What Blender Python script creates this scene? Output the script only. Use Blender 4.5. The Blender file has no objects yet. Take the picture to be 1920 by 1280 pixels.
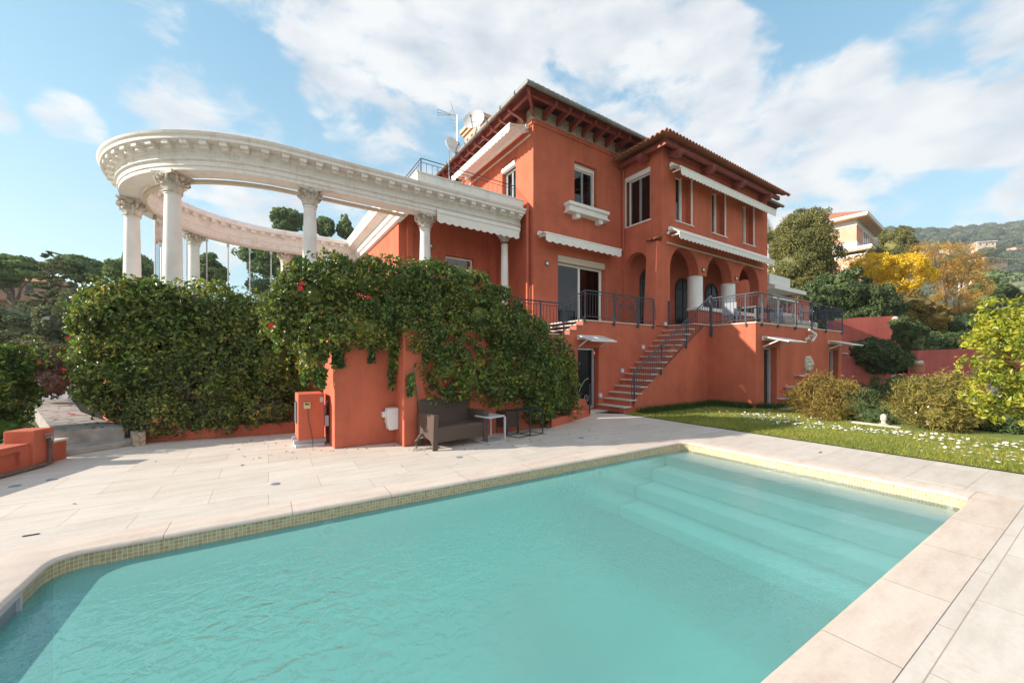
import bpy, bmesh, math, random
import numpy as np
from mathutils import Vector
from mathutils.geometry import tessellate_polygon
random.seed(7); rng = np.random.default_rng(7)
S = bpy.context.scene; C = S.collection
R = math.radians
# ---------------------------------------------------------------- survey: turns a sighted bearing into a point on a known plane
FL, CX, HY, EYE = 728., 960., 676., 1.6
TH = R(56.5); FX, FY = math.cos(TH), math.sin(TH); RX, RY = math.sin(TH), -math.cos(TH)
def at(u, v, x=None, y=None, z=None, d=None):
    a = (u-CX)/FL; b = (HY-v)/FL
    r = (FX+a*RX, FY+a*RY, b)
    if d is not None: t = d
    elif z is not None: t = (z-EYE)/r[2]
    elif x is not None: t = x/r[0]
    else: t = y/r[1]
    return Vector((r[0]*t, r[1]*t, EYE+r[2]*t))
# ---------------------------------------------------------------- materials
def nmat(name):
    m = bpy.data.materials.new(name); m.use_nodes = True
    nt = m.node_tree; b = nt.nodes['Principled BSDF']
    return m, nt, b
def N(nt, t, **k):
    n = nt.nodes.new(t)
    for a, v in k.items(): setattr(n, a, v)
    return n
def ramp(nt, stops, interp='LINEAR'):
    r = N(nt, 'ShaderNodeValToRGB'); r.color_ramp.interpolation = interp
    e = r.color_ramp.elements
    while len(e) < len(stops): e.new(.5)
    for q, (p, c) in zip(e, stops): q.position = p; q.color = (*c, 1)
    return r
def coords(nt, scale=(1,1,1), rot=(0,0,0), loc=(0,0,0)):
    g = N(nt, 'ShaderNodeNewGeometry'); mp = N(nt, 'ShaderNodeMapping')
    mp.inputs['Scale'].default_value = scale; mp.inputs['Rotation'].default_value = rot; mp.inputs['Location'].default_value = loc
    nt.links.new(g.outputs['Position'], mp.inputs[0]); return mp.outputs[0]
def noise(nt, vec, scale, detail=4, rough=.6):
    n = N(nt, 'ShaderNodeTexNoise'); n.inputs['Scale'].default_value = scale
    n.inputs['Detail'].default_value = detail; n.inputs['Roughness'].default_value = rough
    if vec is not None: nt.links.new(vec, n.inputs['Vector'])
    return n.outputs['Fac']
def bump(nt, b, h, st=.3, dist=.01):
    n = N(nt, 'ShaderNodeBump'); n.inputs['Strength'].default_value = st; n.inputs['Distance'].default_value = dist
    nt.links.new(h, n.inputs['Height']); nt.links.new(n.outputs[0], b.inputs['Normal']); return n
def mixc(nt, a, b, fac, blend='MIX'):
    m = N(nt, 'ShaderNodeMix', data_type='RGBA', blend_type=blend)
    for s, v in ((m.inputs[6], a), (m.inputs[7], b), (m.inputs[0], fac)):
        if isinstance(v, (int, float)): s.default_value = v
        elif isinstance(v, tuple): s.default_value = (*v, 1)
        else: nt.links.new(v, s)
    return m.outputs[2]
def mathn(nt, op, a, b=0.):
    m = N(nt, 'ShaderNodeMath', operation=op)
    for s, v in ((m.inputs[0], a), (m.inputs[1], b)):
        if isinstance(v, (int, float)): s.default_value = v
        else: nt.links.new(v, s)
    return m.outputs[0]
def plain(name, col, rough=.6, var=.12, scale=3., metal=0., bst=.0, bscale=60, spec=.5):
    m, nt, b = nmat(name); v = coords(nt)
    f = noise(nt, v, scale)
    r = ramp(nt, [(.3, tuple(c*(1-var) for c in col)), (.7, tuple(min(1, c*(1+var)) for c in col))])
    nt.links.new(f, r.inputs[0]); nt.links.new(r.outputs[0], b.inputs['Base Color'])
    b.inputs['Roughness'].default_value = rough; b.inputs['Metallic'].default_value = metal
    b.inputs['Specular IOR Level'].default_value = spec
    if bst: bump(nt, b, noise(nt, v, bscale, 3), bst, .004)
    return m
def stucco(name, col, streak=.11):
    m, nt, b = nmat(name); v = coords(nt)
    big = noise(nt, v, .9, 9, .72)
    r = ramp(nt, [(.30, tuple(c*.80 for c in col)), (.5, col), (.70, tuple(c*1.13 for c in col))]); nt.links.new(big, r.inputs[0])
    vs = coords(nt, (2.6, 2.6, .3)); st = noise(nt, vs, 1, 5)
    rs = ramp(nt, [(.35, (1-streak,)*3), (.6, (1, 1, 1))]); nt.links.new(st, rs.inputs[0])
    c = mixc(nt, r.outputs[0], rs.outputs[0], 1., 'MULTIPLY')
    sn = noise(nt, coords(nt, (3.5, 3.5, .7), (0, 0, 0), (3, 1, 7)), 1, 7, .7); rq = ramp(nt, [(.60, (1, 1, 1)), (.74, (.80, .78, .78))]); nt.links.new(sn, rq.inputs[0]); c = mixc(nt, c, rq.outputs[0], 1., 'MULTIPLY')
    fine = noise(nt, v, 45, 5, .7)
    rf = ramp(nt, [(.3, (.9, .9, .9)), (.7, (1.06, 1.06, 1.06))]); nt.links.new(fine, rf.inputs[0])
    c = mixc(nt, c, rf.outputs[0], 1., 'MULTIPLY')
    nt.links.new(c, b.inputs['Base Color']); b.inputs['Roughness'].default_value = .9; b.inputs['Specular IOR Level'].default_value = .2
    bump(nt, b, fine, .35, .006); return m
RED = (.55, .148, .086)
M = {}
M['red'] = stucco('red_stucco', RED)
M['red2'] = stucco('red_garden_wall_stucco', (.50, .130, .105), .12)
M['wood'] = plain('oxblood_wood', (.25, .058, .045), .6, .25, 8)
M['peach'] = stucco('peach_stucco', (.72, .42, .30), .05)
M['beige'] = stucco('beige_stucco', (.62, .47, .34), .08)
M['white'] = plain('white_paint', (.80, .79, .76), .55, .05, 4)
M['fabric'] = plain('awning_fabric', (.80, .79, .75), .85, .04, 6)
M['tan'] = plain('tan_bar', (.62, .53, .42), .6, .06)
M['grey'] = plain('grey_frame', (.25, .27, .30), .4, .08)
M['lgrey'] = plain('light_grey_metal', (.50, .50, .54), .45, .06)
M['zinc'] = plain('zinc_gutter', (.22, .22, .21), .6, .22, 5, .3)
M['iron'] = plain('blue_grey_iron', (.065, .08, .105), .6, .2, 12, spec=.3)
M['dark'] = plain('dark_metal', (.03, .03, .035), .45, .2)
M['steel'] = plain('steel', (.5, .5, .52), .3, .1, 4, .9)
M['soil'] = plain('soil', (.09, .06, .04), .95, .3, 8, bst=.6, bscale=30)
M['kerb'] = plain('stone_tread', (.60, .52, .45), .7, .12, 6)
M['trunk'] = plain('bark', (.16, .12, .09), .9, .35, 9, bst=.6, bscale=25)
M['terr'] = plain('terracotta', (.45, .18, .09), .8, .2, 8)
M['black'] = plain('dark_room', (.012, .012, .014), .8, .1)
M['curtain'] = plain('pale_curtain', (.45, .42, .38), .9, .1, 12)
M['petalred'] = plain('red_petal', (.75, .03, .05), .6, .2, 20)
M['stone'] = plain('pale_carved_stone', (.55, .50, .43), .85, .3, 14, bst=.8, bscale=22)
M['plastic'] = plain('white_plastic', (.72, .72, .72), .4, .03)
M['cream'] = plain('cream_plastic', (.55, .47, .26), .5, .1)
# weathered white render of the colonnade: dirt where a noise puts it
m, nt, b = nmat('weathered_white'); v = coords(nt)
d = noise(nt, v, 2.2, 8, .7); r = ramp(nt, [(.52, (.81, .785, .75)), (.72, (.62, .56, .49))]); nt.links.new(d, r.inputs[0])
vs = coords(nt, (14, 14, 1.2)); st = noise(nt, vs, 1, 4); rs = ramp(nt, [(.30, (.90, .88, .85)), (.46, (1, 1, 1))]); nt.links.new(st, rs.inputs[0])
nt.links.new(mixc(nt, r.outputs[0], rs.outputs[0], 1., 'MULTIPLY'), b.inputs['Base Color']); b.inputs['Roughness'].default_value = .85
bump(nt, b, noise(nt, v, 50, 4), .3, .004); M['wwhite'] = m
m, nt, b = nmat('column_white'); v = coords(nt)
d = noise(nt, v, 1.6, 6, .6); r = ramp(nt, [(.4, (.80, .79, .77)), (.8, (.66, .62, .56))]); nt.links.new(d, r.inputs[0])
nt.links.new(r.outputs[0], b.inputs['Base Color']); b.inputs['Roughness'].default_value = .75; M['col'] = m
m, nt, b = nmat('worn_capital_stone'); v = coords(nt)
d = noise(nt, v, 9, 8, .75); r = ramp(nt, [(.36, (.44, .37, .29)), (.5, (.68, .63, .55)), (.66, (.79, .77, .72))]); nt.links.new(d, r.inputs[0])
nt.links.new(r.outputs[0], b.inputs['Base Color']); b.inputs['Roughness'].default_value = .9
bump(nt, b, noise(nt, v, 30, 6, .75), .9, .03); M['cap'] = m
# rubble stone band under the eaves
m, nt, b = nmat('rubble_band'); v = coords(nt, (1, 1, 1.2))
vo = N(nt, 'ShaderNodeTexVoronoi', feature='DISTANCE_TO_EDGE'); vo.inputs['Scale'].default_value = 5.5; nt.links.new(v, vo.inputs['Vector'])
vc = N(nt, 'ShaderNodeTexVoronoi'); vc.inputs['Scale'].default_value = 5.5; nt.links.new(v, vc.inputs['Vector'])
r = ramp(nt, [(0, (.22, .17, .12)), (.06, (.52, .44, .34))]); nt.links.new(vo.outputs[0], r.inputs[0])
c = mixc(nt, r.outputs[0], vc.outputs['Color'], .12, 'MULTIPLY'); nt.links.new(c, b.inputs['Base Color']); b.inputs['Roughness'].default_value = .95
bump(nt, b, vo.outputs[0], .8, .05); M['rubble'] = m
# clay tiles
def tilemat(name, cols):
    m, nt, b = nmat(name); v = coords(nt)
    g = N(nt, 'ShaderNodeNewGeometry')
    r = ramp(nt, [(0, cols[0]), (.5, cols[1]), (1, cols[2])]); nt.links.new(noise(nt, coords(nt, (5, 5, 9)), 1, 3, .8), r.inputs[0])
    c = mixc(nt, r.outputs[0], (.16, .13, .10), mathn(nt, 'MULTIPLY', noise(nt, v, 3, 6, .8), .55))
    nt.links.new(c, b.inputs['Base Color']); b.inputs['Roughness'].default_value = .9; bump(nt, b, noise(nt, v, 30), .5, .01); return m
M['tile'] = tilemat('clay_tile', ((.30, .09, .045), (.45, .16, .08), (.52, .25, .13)))
M['tile_old'] = tilemat('old_clay_tile', ((.20, .12, .09), (.32, .19, .14), (.38, .26, .19)))
# glass
def glassmat(name, col, rough=.03):
    m, nt, b = nmat(name); b.inputs['Base Color'].default_value = (*col, 1); b.inputs['Roughness'].default_value = rough
    b.inputs['Specular IOR Level'].default_value = .5; b.inputs['IOR'].default_value = 1.5
    bump(nt, b, noise(nt, coords(nt), 1.5, 1), .03, .02); return m
M['glass'] = glassmat('window_glass', (.02, .022, .025)); M['dglass'] = glassmat('dim_glass', (.015, .016, .018), .25); M['dglass'].node_tree.nodes['Principled BSDF'].inputs['Specular IOR Level'].default_value = .2
m, nt, b = nmat('clear_glass'); nt.nodes.remove(b); o = nt.nodes['Material Output']
t = N(nt, 'ShaderNodeBsdfTransparent'); t.inputs[0].default_value = (.86, .92, .92, 1); g = N(nt, 'ShaderNodeBsdfGlossy'); g.inputs['Roughness'].default_value = .02
lw = N(nt, 'ShaderNodeLayerWeight'); lw.inputs[0].default_value = .12; mx = N(nt, 'ShaderNodeMixShader')
nt.links.new(lw.outputs['Fresnel'], mx.inputs[0]); nt.links.new(t.outputs[0], mx.inputs[1]); nt.links.new(g.outputs[0], mx.inputs[2]); nt.links.new(mx.outputs[0], o.inputs[0]); M['clear'] = m
m, nt, b = nmat('room_glass'); nt.nodes.remove(b); o = nt.nodes['Material Output']
t = N(nt, 'ShaderNodeBsdfTransparent'); t.inputs[0].default_value = (.62, .66, .66, 1); g = N(nt, 'ShaderNodeBsdfGlossy'); g.inputs['Roughness'].default_value = .02
bq = N(nt, 'ShaderNodeBump'); bq.inputs['Strength'].default_value = .05; bq.inputs['Distance'].default_value = .02; nt.links.new(noise(nt, coords(nt), 1.6, 1), bq.inputs['Height']); nt.links.new(bq.outputs[0], g.inputs['Normal'])
lw = N(nt, 'ShaderNodeFresnel'); lw.inputs[0].default_value = 1.75; mx = N(nt, 'ShaderNodeMixShader')
nt.links.new(lw.outputs[0], mx.inputs[0]); nt.links.new(t.outputs[0], mx.inputs[1]); nt.links.new(g.outputs[0], mx.inputs[2]); nt.links.new(mx.outputs[0], o.inputs[0]); M['room'] = m
# foliage
def leafmat(name, cols, trans=.35, rough=.45, nscale=1.2, spec=.5):
    m, nt, b = nmat(name); g = N(nt, 'ShaderNodeNewGeometry')
    n = noise(nt, coords(nt), nscale, 3)
    f = mathn(nt, 'ADD', mathn(nt, 'MULTIPLY', g.outputs['Random Per Island'], .75), mathn(nt, 'MULTIPLY', mathn(nt, 'SUBTRACT', n, .5), .9))
    k = len(cols)
    r = ramp(nt, [(p, c) for p, c in cols]); nt.links.new(f, r.inputs[0])
    nt.links.new(r.outputs[0], b.inputs['Base Color']); b.inputs['Roughness'].default_value = rough; b.inputs['Specular IOR Level'].default_value = spec
    tr = N(nt, 'ShaderNodeBsdfTranslucent'); nt.links.new(mixc(nt, r.outputs[0], (1.3, 1.25, .7), 1., 'MULTIPLY'), tr.inputs[0])
    mx = N(nt, 'ShaderNodeMixShader'); mx.inputs[0].default_value = trans
    nt.links.new(b.outputs[0], mx.inputs[1]); nt.links.new(tr.outputs[0], mx.inputs[2]); nt.links.new(mx.outputs[0], nt.nodes['Material Output'].inputs[0]); return m
G1, G2, G3, Y1 = (.018, .045, .012), (.04, .085, .018), (.085, .15, .03), (.32, .26, .03)
L = {}
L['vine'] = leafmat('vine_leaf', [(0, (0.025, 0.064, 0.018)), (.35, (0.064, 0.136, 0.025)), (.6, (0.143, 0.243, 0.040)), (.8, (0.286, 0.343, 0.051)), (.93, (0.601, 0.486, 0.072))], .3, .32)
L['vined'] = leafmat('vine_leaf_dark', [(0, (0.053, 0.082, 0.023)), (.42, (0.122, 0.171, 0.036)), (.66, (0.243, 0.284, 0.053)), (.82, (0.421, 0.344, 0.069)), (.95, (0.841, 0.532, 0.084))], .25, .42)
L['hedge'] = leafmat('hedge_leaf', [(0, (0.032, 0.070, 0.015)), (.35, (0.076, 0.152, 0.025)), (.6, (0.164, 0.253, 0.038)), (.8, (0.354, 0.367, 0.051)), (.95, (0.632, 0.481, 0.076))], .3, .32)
L['twig'] = leafmat('dry_undergrowth', [(0, (0.060, 0.042, 0.036)), (.5, (0.144, 0.108, 0.084)), (1, (0.264, 0.204, 0.156))], .1, .9)
L['pine'] = leafmat('pine_needles', [(0, (0.099, 0.163, 0.081)), (.5, (0.213, 0.312, 0.125)), (1, (0.400, 0.475, 0.200))], .2, .7)
L['cedar'] = leafmat('cedar_needles', [(0, (0.093, 0.121, 0.074)), (.5, (0.186, 0.223, 0.121)), (1, (0.316, 0.335, 0.167))], .2, .7)
L['juniper'] = leafmat('juniper_foliage', [(0, (0.085, 0.092, 0.030)), (.5, (0.211, 0.212, 0.058)), (1, (0.401, 0.330, 0.103))], .2, .7, .6)
L['dkgreen'] = leafmat('dark_shrub', [(0, (0.050, 0.085, 0.030)), (.5, (0.098, 0.146, 0.049)), (1, (0.196, 0.243, 0.077))], .2, .6)
L['mimosa'] = leafmat('mimosa_bloom', [(0, (.50, .36, .02)), (.4, (.82, .58, .03)), (1, (.92, .74, .08))], .3, .7)
L['amber'] = leafmat('amber_twigs', [(0, (.18, .12, .05)), (.4, (.48, .27, .05)), (.7, (.62, .38, .07)), (1, (.70, .50, .16))], .3, .7)
L['olive'] = leafmat('olive_leaf', [(0, (0.094, 0.118, 0.078)), (.5, (0.203, 0.234, 0.140)), (1, (0.374, 0.374, 0.250))], .2, .6)
L['russet'] = leafmat('russet_stems', [(0, (0.107, 0.080, 0.024)), (.35, (0.228, 0.160, 0.038)), (.65, (0.364, 0.247, 0.054)), (.85, (0.212, 0.256, 0.048)), (1, (0.486, 0.303, 0.095))], .3, .8)
L['straw'] = leafmat('straw_stems', [(0, (0.105, 0.109, 0.025)), (.35, (0.240, 0.205, 0.043)), (.7, (0.420, 0.314, 0.074)), (1, (0.631, 0.464, 0.147))], .3, .8)
L['lemon'] = leafmat('lemon_leaf', [(0, (.10, .15, .02)), (.35, (.28, .33, .04)), (.65, (.52, .50, .06)), (1, (.72, .62, .10))], .45, .35)
L['grass'] = leafmat('grass_blade', [(0, (0.121, 0.168, 0.020)), (.4, (0.257, 0.294, 0.040)), (.75, (0.459, 0.378, 0.070)), (1, (0.675, 0.441, 0.140))], .35, .6, .5)
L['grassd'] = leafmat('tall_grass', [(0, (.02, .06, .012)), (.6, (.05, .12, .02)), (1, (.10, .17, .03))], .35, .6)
L['hill'] = leafmat('hill_trees', [(0, (0.033, 0.051, 0.027)), (.5, (0.068, 0.090, 0.045)), (1, (0.135, 0.135, 0.075))], .1, .9, .02)
L['palm'] = leafmat('palm_frond', [(0, (.06, .08, .03)), (.6, (.16, .18, .06)), (1, (.32, .30, .10))], .3, .5)
# ---------------------------------------------------------------- mesh builder
class Fr:      # a wall's own frame: a along the wall, b outwards, z up
    def __init__(s, ox, oy, ax, ay, nx, ny): s.o = (ox, oy); s.a = (ax, ay); s.n = (nx, ny)
    def __call__(s, a, b, z): return (s.o[0]+a*s.a[0]+b*s.n[0], s.o[1]+a*s.a[1]+b*s.n[1], z)
W = Fr(0, 0, 1, 0, 0, 1)
FS = lambda y: Fr(0, y, 1, 0, 0, -1)    # faces -Y; a = x
FW = lambda x: Fr(x, 0, 0, 1, -1, 0)    # faces -X; a = y
class MB:
    def __init__(s): s.v = []; s.f = []
    def add(s, vs, fs):
        k = len(s.v); s.v += [tuple(p) for p in vs]; s.f += [tuple(k+i for i in f) for f in fs]; return s
    def box(s, a0, a1, b0, b1, z0, z1, fr=W):
        p = [fr(a, b, z) for z in (z0, z1) for b in (b0, b1) for a in (a0, a1)]
        return s.add(p, [(0,1,3,2), (4,6,7,5), (0,4,5,1), (2,3,7,6), (0,2,6,4), (1,5,7,3)])
    def prism(s, poly, b0, b1, fr=W):            # polygon in (a, z), extruded b0..b1
        n = len(poly); p = [fr(a, b0, z) for a, z in poly]+[fr(a, b1, z) for a, z in poly]
        tris = tessellate_polygon([[Vector((a, z, 0)) for a, z in poly]])
        fs = [tuple(t) for t in tris]+[tuple(i+n for i in t) for t in tris]+[(i, (i+1) % n, (i+1) % n+n, i+n) for i in range(n)]
        return s.add(p, fs)
    def slab(s, poly, z0, z1):                   # polygon in plan
        n = len(poly); p = [(x, y, z0) for x, y in poly]+[(x, y, z1) for x, y in poly]
        tris = tessellate_polygon([[Vector((x, y, 0)) for x, y in poly]])
        fs = [tuple(t) for t in tris]+[tuple(i+n for i in t) for t in tris]+[(i, (i+1) % n, (i+1) % n+n, i+n) for i in range(n)]
        return s.add(p, fs)
    def tube(s, pts, r, seg=6, r1=None, closed=False):
        P = [Vector(p) for p in pts]; n = len(P); vs = []; up = Vector((.13, .07, 1)).normalized()
        for i, p in enumerate(P):
            t = ((P[min(i+1, n-1)]-P[max(i-1, 0)]) if not closed else (P[(i+1) % n]-P[i-1]))
            t = t.normalized() if t.length > 1e-9 else Vector((0, 0, 1))
            q = up if abs(t.dot(up)) < .95 else Vector((1, .1, 0)).normalized()
            x = t.cross(q).normalized(); y = t.cross(x)
            rr = r if r1 is None else r+(r1-r)*i/(n-1)
            for k in range(seg):
                a = 2*math.pi*(k+.5)/seg; vs.append(p+x*math.cos(a)*rr+y*math.sin(a)*rr)
        m = n if closed else n-1
        fs = [(i*seg+k, i*seg+(k+1) % seg, ((i+1) % n)*seg+(k+1) % seg, ((i+1) % n)*seg+k) for i in range(m) for k in range(seg)]
        if not closed: fs += [tuple(range(seg))[::-1], tuple((n-1)*seg+k for k in range(seg))]
        return s.add(vs, fs)
    def lathe(s, c, prof, seg=24, axis='z'):
        vs = []; n = len(prof)
        for r_, z_ in prof:
            for k in range(seg):
                a = 2*math.pi*k/seg; x, y = r_*math.cos(a), r_*math.sin(a)
                if axis == 'z': vs.append((c[0]+x, c[1]+y, c[2]+z_))
                elif axis == 'y': vs.append((c[0]+x, c[1]+z_, c[2]+y))
                else: vs.append((c[0]+z_, c[1]+x, c[2]+y))
        fs = [(i*seg+k, i*seg+(k+1) % seg, (i+1)*seg+(k+1) % seg, (i+1)*seg+k) for i in range(n-1) for k in range(seg)]
        fs += [tuple(range(seg)), tuple((n-1)*seg+k for k in range(seg))]
        return s.add(vs, fs)
    def sweep(s, path, prof, caps=True):         # path: list of (x, y, nx, ny); prof: closed list of (offset, z)
        n = len(prof); vs = [(x+o*nx, y+o*ny, z) for x, y, nx, ny in path for o, z in prof]
        fs = [(i*n+k, i*n+(k+1) % n, (i+1)*n+(k+1) % n, (i+1)*n+k) for i in range(len(path)-1) for k in range(n)]
        if caps:
            t = tessellate_polygon([[Vector((o, z, 0)) for o, z in prof]]); e = (len(path)-1)*n
            fs += [tuple(q) for q in t]+[tuple(i+e for i in q) for q in t]
        return s.add(vs, fs)
    def build(s, name, mat, parent=None, smooth=False, bevel=0):
        me = bpy.data.meshes.new(name); o = bpy.data.objects.new(name, me)
        off = Vector((0, 0, 0)); p = parent
        while p is not None: off += p.location; p = p.parent
        me.from_pydata([(x-off.x, y-off.y, z-off.z) for x, y, z in s.v], [], s.f)
        bm = bmesh.new(); bm.from_mesh(me); bmesh.ops.recalc_face_normals(bm, faces=bm.faces); bm.to_mesh(me); bm.free()
        me.materials.append(mat); C.objects.link(o)
        if parent: o.parent = parent
        if smooth:
            for q in me.polygons: q.use_smooth = True
            me.set_sharp_from_angle(angle=R(40))
        if bevel:
            w = o.modifiers.new('b', 'BEVEL'); w.width = bevel; w.segments = 2; w.limit_method = 'ANGLE'
        return o
def tag(o, label, cat, group=None):
    o['label'] = label; o['category'] = cat
    if group: o['group'] = group
    return o
def thing(name, loc, label, cat, group=None):
    o = bpy.data.objects.new(name, None); C.objects.link(o); o.location = loc; o.empty_display_size = .2
    return tag(o, label, cat, group)
def struct(o, kind='structure'): o['kind'] = kind; return o
def copy_tree(o, parent=None):
    c = o.copy(); C.objects.link(c); c.parent = parent
    for ch in list(o.children): copy_tree(ch, c)
    return c
def origin(o, loc):      # moves a single mesh's origin to loc
    loc = Vector(loc)-o.location; o.data.transform(__import__('mathutils').Matrix.Translation(-loc)); o.location = Vector(o.location)+loc; return o
# ---------------------------------------------------------------- leaves
def unit(a): return a/np.maximum(np.linalg.norm(a, axis=1, keepdims=True), 1e-9)
def leafmesh(name, P, Nn, size, mat, parent=None, aspect=.5, wild=.8, core=None, droop=0., extra=None):
    n = len(P); Nn = unit(Nn+rng.normal(size=(n, 3))*wild)
    t = rng.normal(size=(n, 3)); t[:, 2] -= droop; t -= (t*Nn).sum(1, keepdims=True)*Nn; t = unit(t); s = np.cross(Nn, t)
    Ls = size*(.6+.8*rng.random((n, 1))); w = Ls*aspect*.5
    v = np.empty((n, 4, 3)); v[:, 0] = P-t*Ls*.5; v[:, 2] = P+t*Ls*.5-Nn*Ls*.12
    v[:, 1] = P+s*w+Nn*w*.35; v[:, 3] = P-s*w+Nn*w*.35
    V = v.reshape(-1, 3); F = np.arange(4*n).reshape(-1, 4)
    if core is not None:
        cv, cf = core; F = list(map(tuple, F.tolist()))+[tuple(i+len(V) for i in f) for f in cf]; V = np.vstack([V, cv])
    else: F = F.tolist()
    off = Vector((0, 0, 0)); p = parent
    while p is not None: off += p.location; p = p.parent
    V = V-np.array(off)
    me = bpy.data.meshes.new(name); me.from_pydata(V.tolist(), [], F); me.materials.append(mat)
    o = bpy.data.objects.new(name, me); C.objects.link(o)
    if parent: o.parent = parent
    return o
def ico(sub=2):
    bm = bmesh.new(); bmesh.ops.create_icosphere(bm, subdivisions=sub, radius=1)
    v = np.array([x.co[:] for x in bm.verts]); f = [tuple(q.index for q in p.verts) for p in bm.faces]; bm.free(); return v, f
ICO = ico(3)
def blobcore(blobs, k=.78):
    vs, fs, n = [], [], 0
    for b in blobs:
        v = ICO[0]*(1+rng.normal(size=(len(ICO[0]), 1))*.10); v = v*np.array(b[3:6])*k+np.array(b[:3])
        vs.append(v); fs += [tuple(i+n for i in f) for f in ICO[1]]; n += len(v)
    return np.vstack(vs), fs
def cloudpts(blobs, n, sub=26, subr=.33, jit=.1, shell=.35, squash=1.):
    B = np.array(blobs, float); A = (B[:, 3]*B[:, 4]+B[:, 3]*B[:, 5]+B[:, 4]*B[:, 5]); A /= A.sum()
    S_ = []                      # clumps on the surface of every blob
    for i, b in enumerate(B):
        k = max(4, int(sub*len(B)*A[i]))
        d = unit(rng.normal(size=(k, 3))); c = b[:3]+d*b[3:6]*(.72+.22*rng.random((k, 1)))
        r = b[3:6].min()*subr*(.6+.9*rng.random((k, 1)))*np.array([[1, 1, squash]]); S_.append(np.hstack([c, r, d/b[3:6]]))
    S_ = np.vstack(S_); w = S_[:, 3]**2; idx = rng.choice(len(S_), n, p=w/w.sum()); s = S_[idx]
    out = unit(s[:, 6:9]); d = unit(rng.normal(size=(n, 3))+out*.7)
    P = s[:, :3]+d*s[:, 3:6]*(1-shell*rng.random((n, 1))**2)+rng.normal(size=(n, 3))*jit*s[:, 3:4]
    keep = np.ones(n, bool)
    for b in B: keep &= (((P-b[:3])/(b[3:6]*.72))**2).sum(1) > 1
    return P[keep], d[keep]
def crown(name, blobs, n, size, mat, parent, core=True, **k):
    kw = {q: k.pop(q) for q in ('sub', 'subr', 'jit', 'shell', 'squash') if q in k}
    P, D = cloudpts(blobs, n, **kw)
    return leafmesh(name, P, D, size, mat, parent, core=blobcore(blobs, k.pop('corek', .74)) if core else None, **k)
def limb(mb, p0, p1, r0, r1, k=5, wob=.04):
    p0, p1 = Vector(p0), Vector(p1); L_ = (p1-p0).length; pts = []
    for i in range(k+1):
        t = i/k; q = p0.lerp(p1, t)
        if 0 < i < k: q += Vector([random.uniform(-1, 1)*wob*L_ for _ in range(3)])
        pts.append(q)
    mb.tube(pts, r0, 7, r1)
def tree(name, base, blobs, n, size, mat, label, cat='tree', group=None, tr=.15, fork=.45, nl=7, lean=None, trunkmat=None, **k):
    base = Vector(base); t = thing(name, base, label, cat, group)
    mb = MB(); top = Vector(np.mean([b[:3] for b in blobs], axis=0)); f = base.lerp(Vector((top.x*.7+base.x*.3, top.y*.7+base.y*.3, top.z)), fork)
    limb(mb, base, f, tr, tr*.75, 4, .03)
    bl = sorted(blobs, key=lambda b: -b[3]*b[5])[:nl]
    for b in bl: limb(mb, f, (b[0]+random.uniform(-.2, .2)*b[3], b[1]+random.uniform(-.2, .2)*b[4], b[2]-b[5]*.1), tr*.6, tr*.12, 5, .05)
    mb.build('trunk', trunkmat or M['trunk'], t, True)
    crown('crown', blobs, n, size, mat, t, **k); return t
def pxblobs(lst, d=None, ry=None, y=None):   # (u, v, ru, rv [, depth/y]) -> ellipsoids with a real depth
    out = []
    for q in lst:
        u, v, ru, rv = q[:4]; dd = q[4] if len(q) > 4 else d
        p = at(u, v, d=dd) if y is None else at(u, v, y=(q[4] if len(q) > 4 else y))
        if y is not None: dd = p.x*FX+p.y*FY
        s = dd/FL; r = ru*s*.9; out.append((p.x, p.y, p.z, r, (ry or r), rv*s*.9))
    return out
# ================================================================ SETTING
px = lambda s, t: (s*.9997+t*.0244, -s*.0244+t*.9997)     # pool axes (turned 1.4 degrees)
PS0, PS1, PT0, PT1 = -1.50, 6.985, .97, 4.725             # pool extent along its axes
def rrect(s0, s1, t0, t1, r, k=6):
    out = []
    for cx, cy, a0 in ((s1-r, t1-r, 0), (s0+r, t1-r, 90), (s0+r, t0+r, 180), (s1-r, t0+r, 270)):
        for i in range(k+1): a = R(a0+90*i/k); out.append((cx+r*math.cos(a), cy+r*math.sin(a)))
    return out
pool = [px(*p) for p in rrect(PS0, PS1, PT0, PT1, .22)]
def holed(outer, hole, z):
    me = tessellate_polygon([[Vector((*p, 0)) for p in outer], [Vector((*p, 0)) for p in hole]])
    return MB().add([(x, y, z) for x, y in outer+hole], me)
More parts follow.
